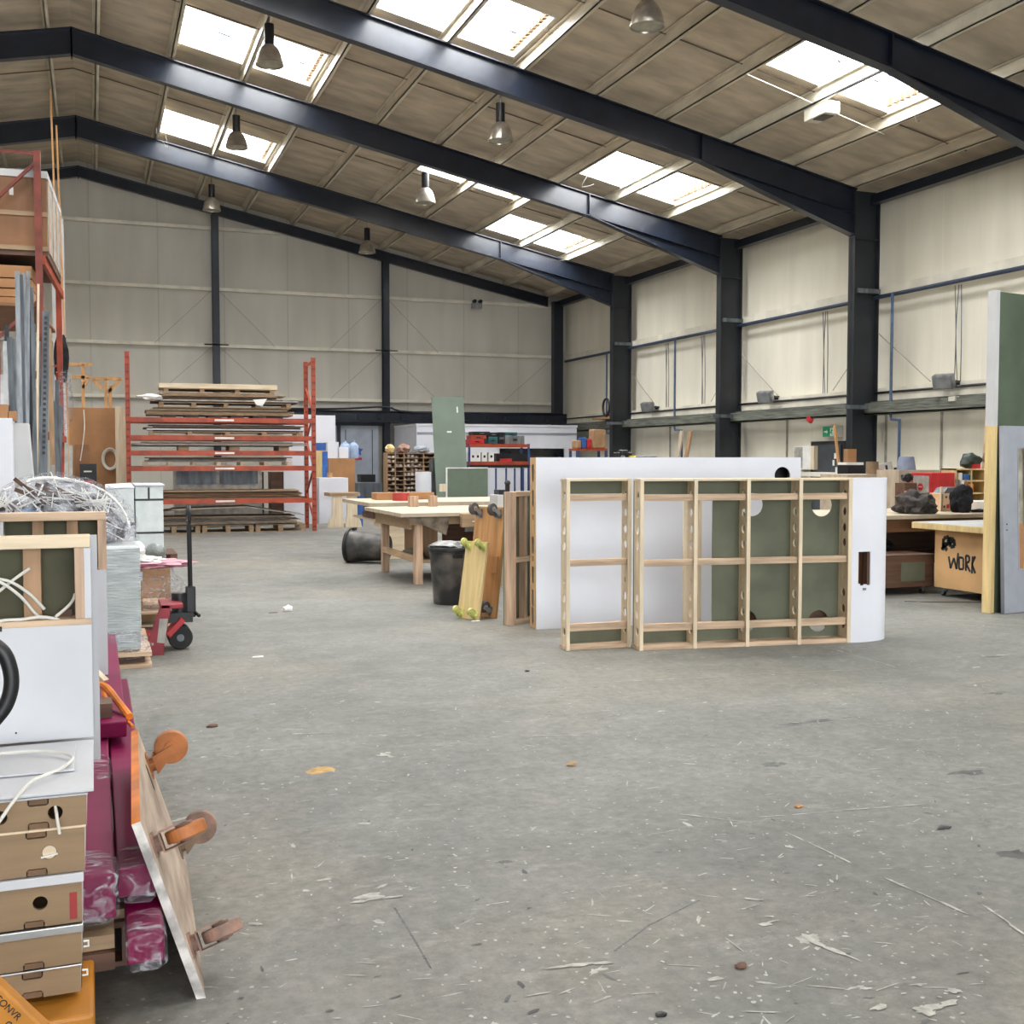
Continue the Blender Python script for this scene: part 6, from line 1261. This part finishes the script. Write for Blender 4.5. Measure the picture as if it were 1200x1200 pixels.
# items peeking above the curved end: on a hidden high bench
yb = 15.0
a, b = atY(1000, 556, yb), atY(1062, 556, yb)
solo(MB().box(a.x - .2, b.x + .2, yb - .1, yb + .6, 0, a.z), 'tool_bench', M['grime_wood'], 'pale tool bench behind the curved white end', 'bench')
z0_ = a.z + .001
for k, (x0, x1, y0, m_, nm, lb, ct) in enumerate(((1021, 1033, 541, 'bd1', 'stacked_tins', 'stack of dull tins above the curved white end', 'tins'), (1030, 1038, 550, 'red', 'red_clamp', 'bright red clamp right of the stacked tins', 'clamp'), (1053, 1059, 548, 'black', 'black_bottle', 'black bottle left of the tool rack', 'bottle'))):
    p, q = atY(x0, y0, yb), atY(x1, y0, yb); solo(MB().cyl((0, 0, 0), (0, 0, p.z - z0_), (q.x - p.x) / 2, n=18) if m_ != 'red' else MB().box(-(q.x - p.x) / 2, (q.x - p.x) / 2, -.05, .05, 0, p.z - z0_), nm, M[m_], lb, ct, ((p.x + q.x) / 2, yb + .1, z0_), smooth=m_ != 'red')
t = thing('folding_sign', 'cream tilted board with dark letter shapes above the curved white end', 'board', (atY(1045, 552, yb).x, yb + .15, z0_)); mb = MB().box(-.16, .16, 0, .02, 0, .18, Matrix.Rotation(rad(-14), 4, 'Y')); part(mb, 'board', M['white_warm'], t); part(MB().box(.02, .06, -.006, 0, .05, .14, Matrix.Rotation(rad(-14), 4, 'Y')), 'mark', M['ink'], t)
# black chair beside the second column
a, b = atY(994, 545, 16.2), atY(1012, 545, 16.2)
t = thing('stool', 'black stool stacked with a brown box in front of the near column', 'stool', (a.x, 16.2, 0)); w_ = b.x - a.x; z1_ = ph(545, 1000, 16.2)
part(MB().box(0, w_, 0, .3, z1_ - .28, z1_), 'seat', M['black'], t)
for x in (.02, w_ - .02): 
    for y in (.02, .28): part(MB().box(x - .015, x + .015, y - .015, y + .015, 0, z1_ - .28), 'leg', M['black'], t)
solo(MB().box(-.03, w_, 0, .25, 0, .045), 'white_tray', M['paper'], 'thin white tray lying on the black stool', 'tray', (a.x, 16.2, z1_ + .001)); p = ph(526, 1000, 16.2); solo(MB().box(0, w_ * .55, 0, .12, 0, p - z1_ - .05), 'brown_box', M['mdf'], 'small brown upright box on the white tray', 'box', (a.x + .03, 16.25, z1_ + .047))
# orange lath on the column, wall cabinet left of the door
a = atY(993, 497, 17.9); solo(MB().bar((a.x - .05, 17.8, 0), (a.x, 18.3, a.z), .05, .03, (0, 1, 0)), 'timber_lath', M['orange_ply'], 'short orange lath leaning on the near column', 'lath')
Ya, Yb = atX(950, 535, 14.8).y, atX(930, 535, 14.8).y
t = thing('first_aid_cabinet', 'white wall cabinet left of the dark fire door', 'cabinet', (14.8, (Ya + Yb) / 2, 1.35)); hw = (Yb - Ya) / 2; part(MB().box(0, .2, -hw, hw, 0, .52), 'cabinet_body', M['paper'], t); part(MB().box(-.005, 0, -.02, hw - .03, .03, .5), 'door', M['bd2'], t); part(MB().box(.0, .2, -hw - .12, -hw, 0, .52), 'side_panel', M['ply_z'], t)
# planks against the wall between columns
a, b = atX(803, 505, 14.6), atX(813, 505, 14.6)
for k, (yy, lb) in enumerate(((a.y, 'pale plank leaning on the side wall between the columns, left one'), (b.y, 'brown plank leaning on the side wall between the columns, right one'))): solo(MB().bar((14.1, yy, 0), (14.45, yy - .1, a.z - .02 * k), .16, .04, (1, 0, 0)), 'timber_plank', M['grime_wood' if k == 0 else 'ply_dull_z'], lb, 'plank')
# mitre saw above the white panel
yb = 17.0; a, b = atY(727, 536, yb), atY(772, 536, yb)
solo(MB().box(a.x - .3, b.x + .3, yb - .1, yb + .6, 0, 1.50), 'saw_bench', M['grime_wood'], 'pale saw bench hidden behind the big white panel', 'bench')
t = thing('mitre_saw', 'black and grey mitre saw with a yellow guard above the white panel', 'power saw', (a.x, yb, 1.502)); 
part(MB().box(.0, .28, .1, .3, 0, .20).box(.05, .18, .05, .2, .15, .24), 'motor_housing', M['black'], t, bev=.02); part(MB().box(.20, .30, .02, .1, 0, .14), 'guard', M['yellow'], t, bev=.01); part(MB().box(.30, b.x - a.x, .05, .25, 0, .14), 'fence_table', M['galv'], t, bev=.01); part(MB().cyl((.06, .0, .12), (.06, .05, .12), .03), 'knob', M['galv'], t)
# black round thing above the white panel right end
# ================================================================= floor debris
def deb(px, py, nm, m_, lb, ct, sc, s, nseg=2): p = atZ(px, py); solo(MB().blob((0, 0, 0), sc, s, .4, nseg, -sc[2] * .6), nm, M[m_], lb, ct, (p.x, p.y, sc[2] * .6))
deb(670, 897, 'wood_chip', 'ply_dull', 'small brown wood chip on the open floor right of the orange stain', 'wood chip', (.028, .02, .014), 111); deb(337, 716, 'foam_ball', 'paper', 'small white crumpled ball on the floor before the tipped bin', 'litter', (.05, .05, .04), 112)
deb(249, 852, 'wood_shaving', 'dark_wood', 'curled brown shaving on the floor near the leaning dolly', 'shaving', (.035, .02, .012), 113); deb(936, 946, 'wood_chip', 'mdf', 'tiny reddish chip on the floor right of centre', 'wood chip', (.022, .015, .008), 114)
deb(868, 1134, 'dark_chip', 'dark_wood', 'dark crumb with white tip on the floor near the bottom edge', 'chip', (.02, .014, .01), 115); deb(1106, 971, 'dark_chip', 'black', 'flat black flake on the floor at the right', 'chip', (.04, .012, .005), 116); deb(775, 1190, 'dark_chip', 'black', 'black flake at the bottom edge of the floor', 'chip', (.018, .012, .006), 117)
deb(618, 787, 'dark_chip', 'black', 'tiny dark flake on the floor left of the wall frames', 'chip', (.02, .014, .008), 118)
for px, py, lb in ((320, 718, 'tiny dark scrap left of the white crumpled ball'), (557, 728, 'white paper scrap under the leaning dollies'), (302, 770, 'small pale scrap on the floor left of the ball')):
    p = atZ(px, py); solo(MB().prism([(-.05, -.02, 0), (.04, -.03, 0), (.05, .03, 0), (-.03, .02, 0)], (0, 0, .003)), 'paper_scrap', M['paper' if 'dark' not in lb else 'dark_wood'], lb, 'paper scrap', (p.x, p.y, .002))
mb = MB(); mb.bar((8.4, 10.2, .008), (8.75, 9.75, .008), .02, .014); mb.tube([(9.0, 9.4, .01), (9.2, 9.35, .01), (9.6, 9.7, .01)], .01, 6)
tag(solo(MB().tube([atZ(1060, 705), atZ(1100, 706), atZ(1160, 706)], .008, 6), 'floor_cable', M['black'], 'black cable lying on the floor before the graffiti bench', 'cable'), 'black cable lying on the floor before the graffiti bench', 'cable')
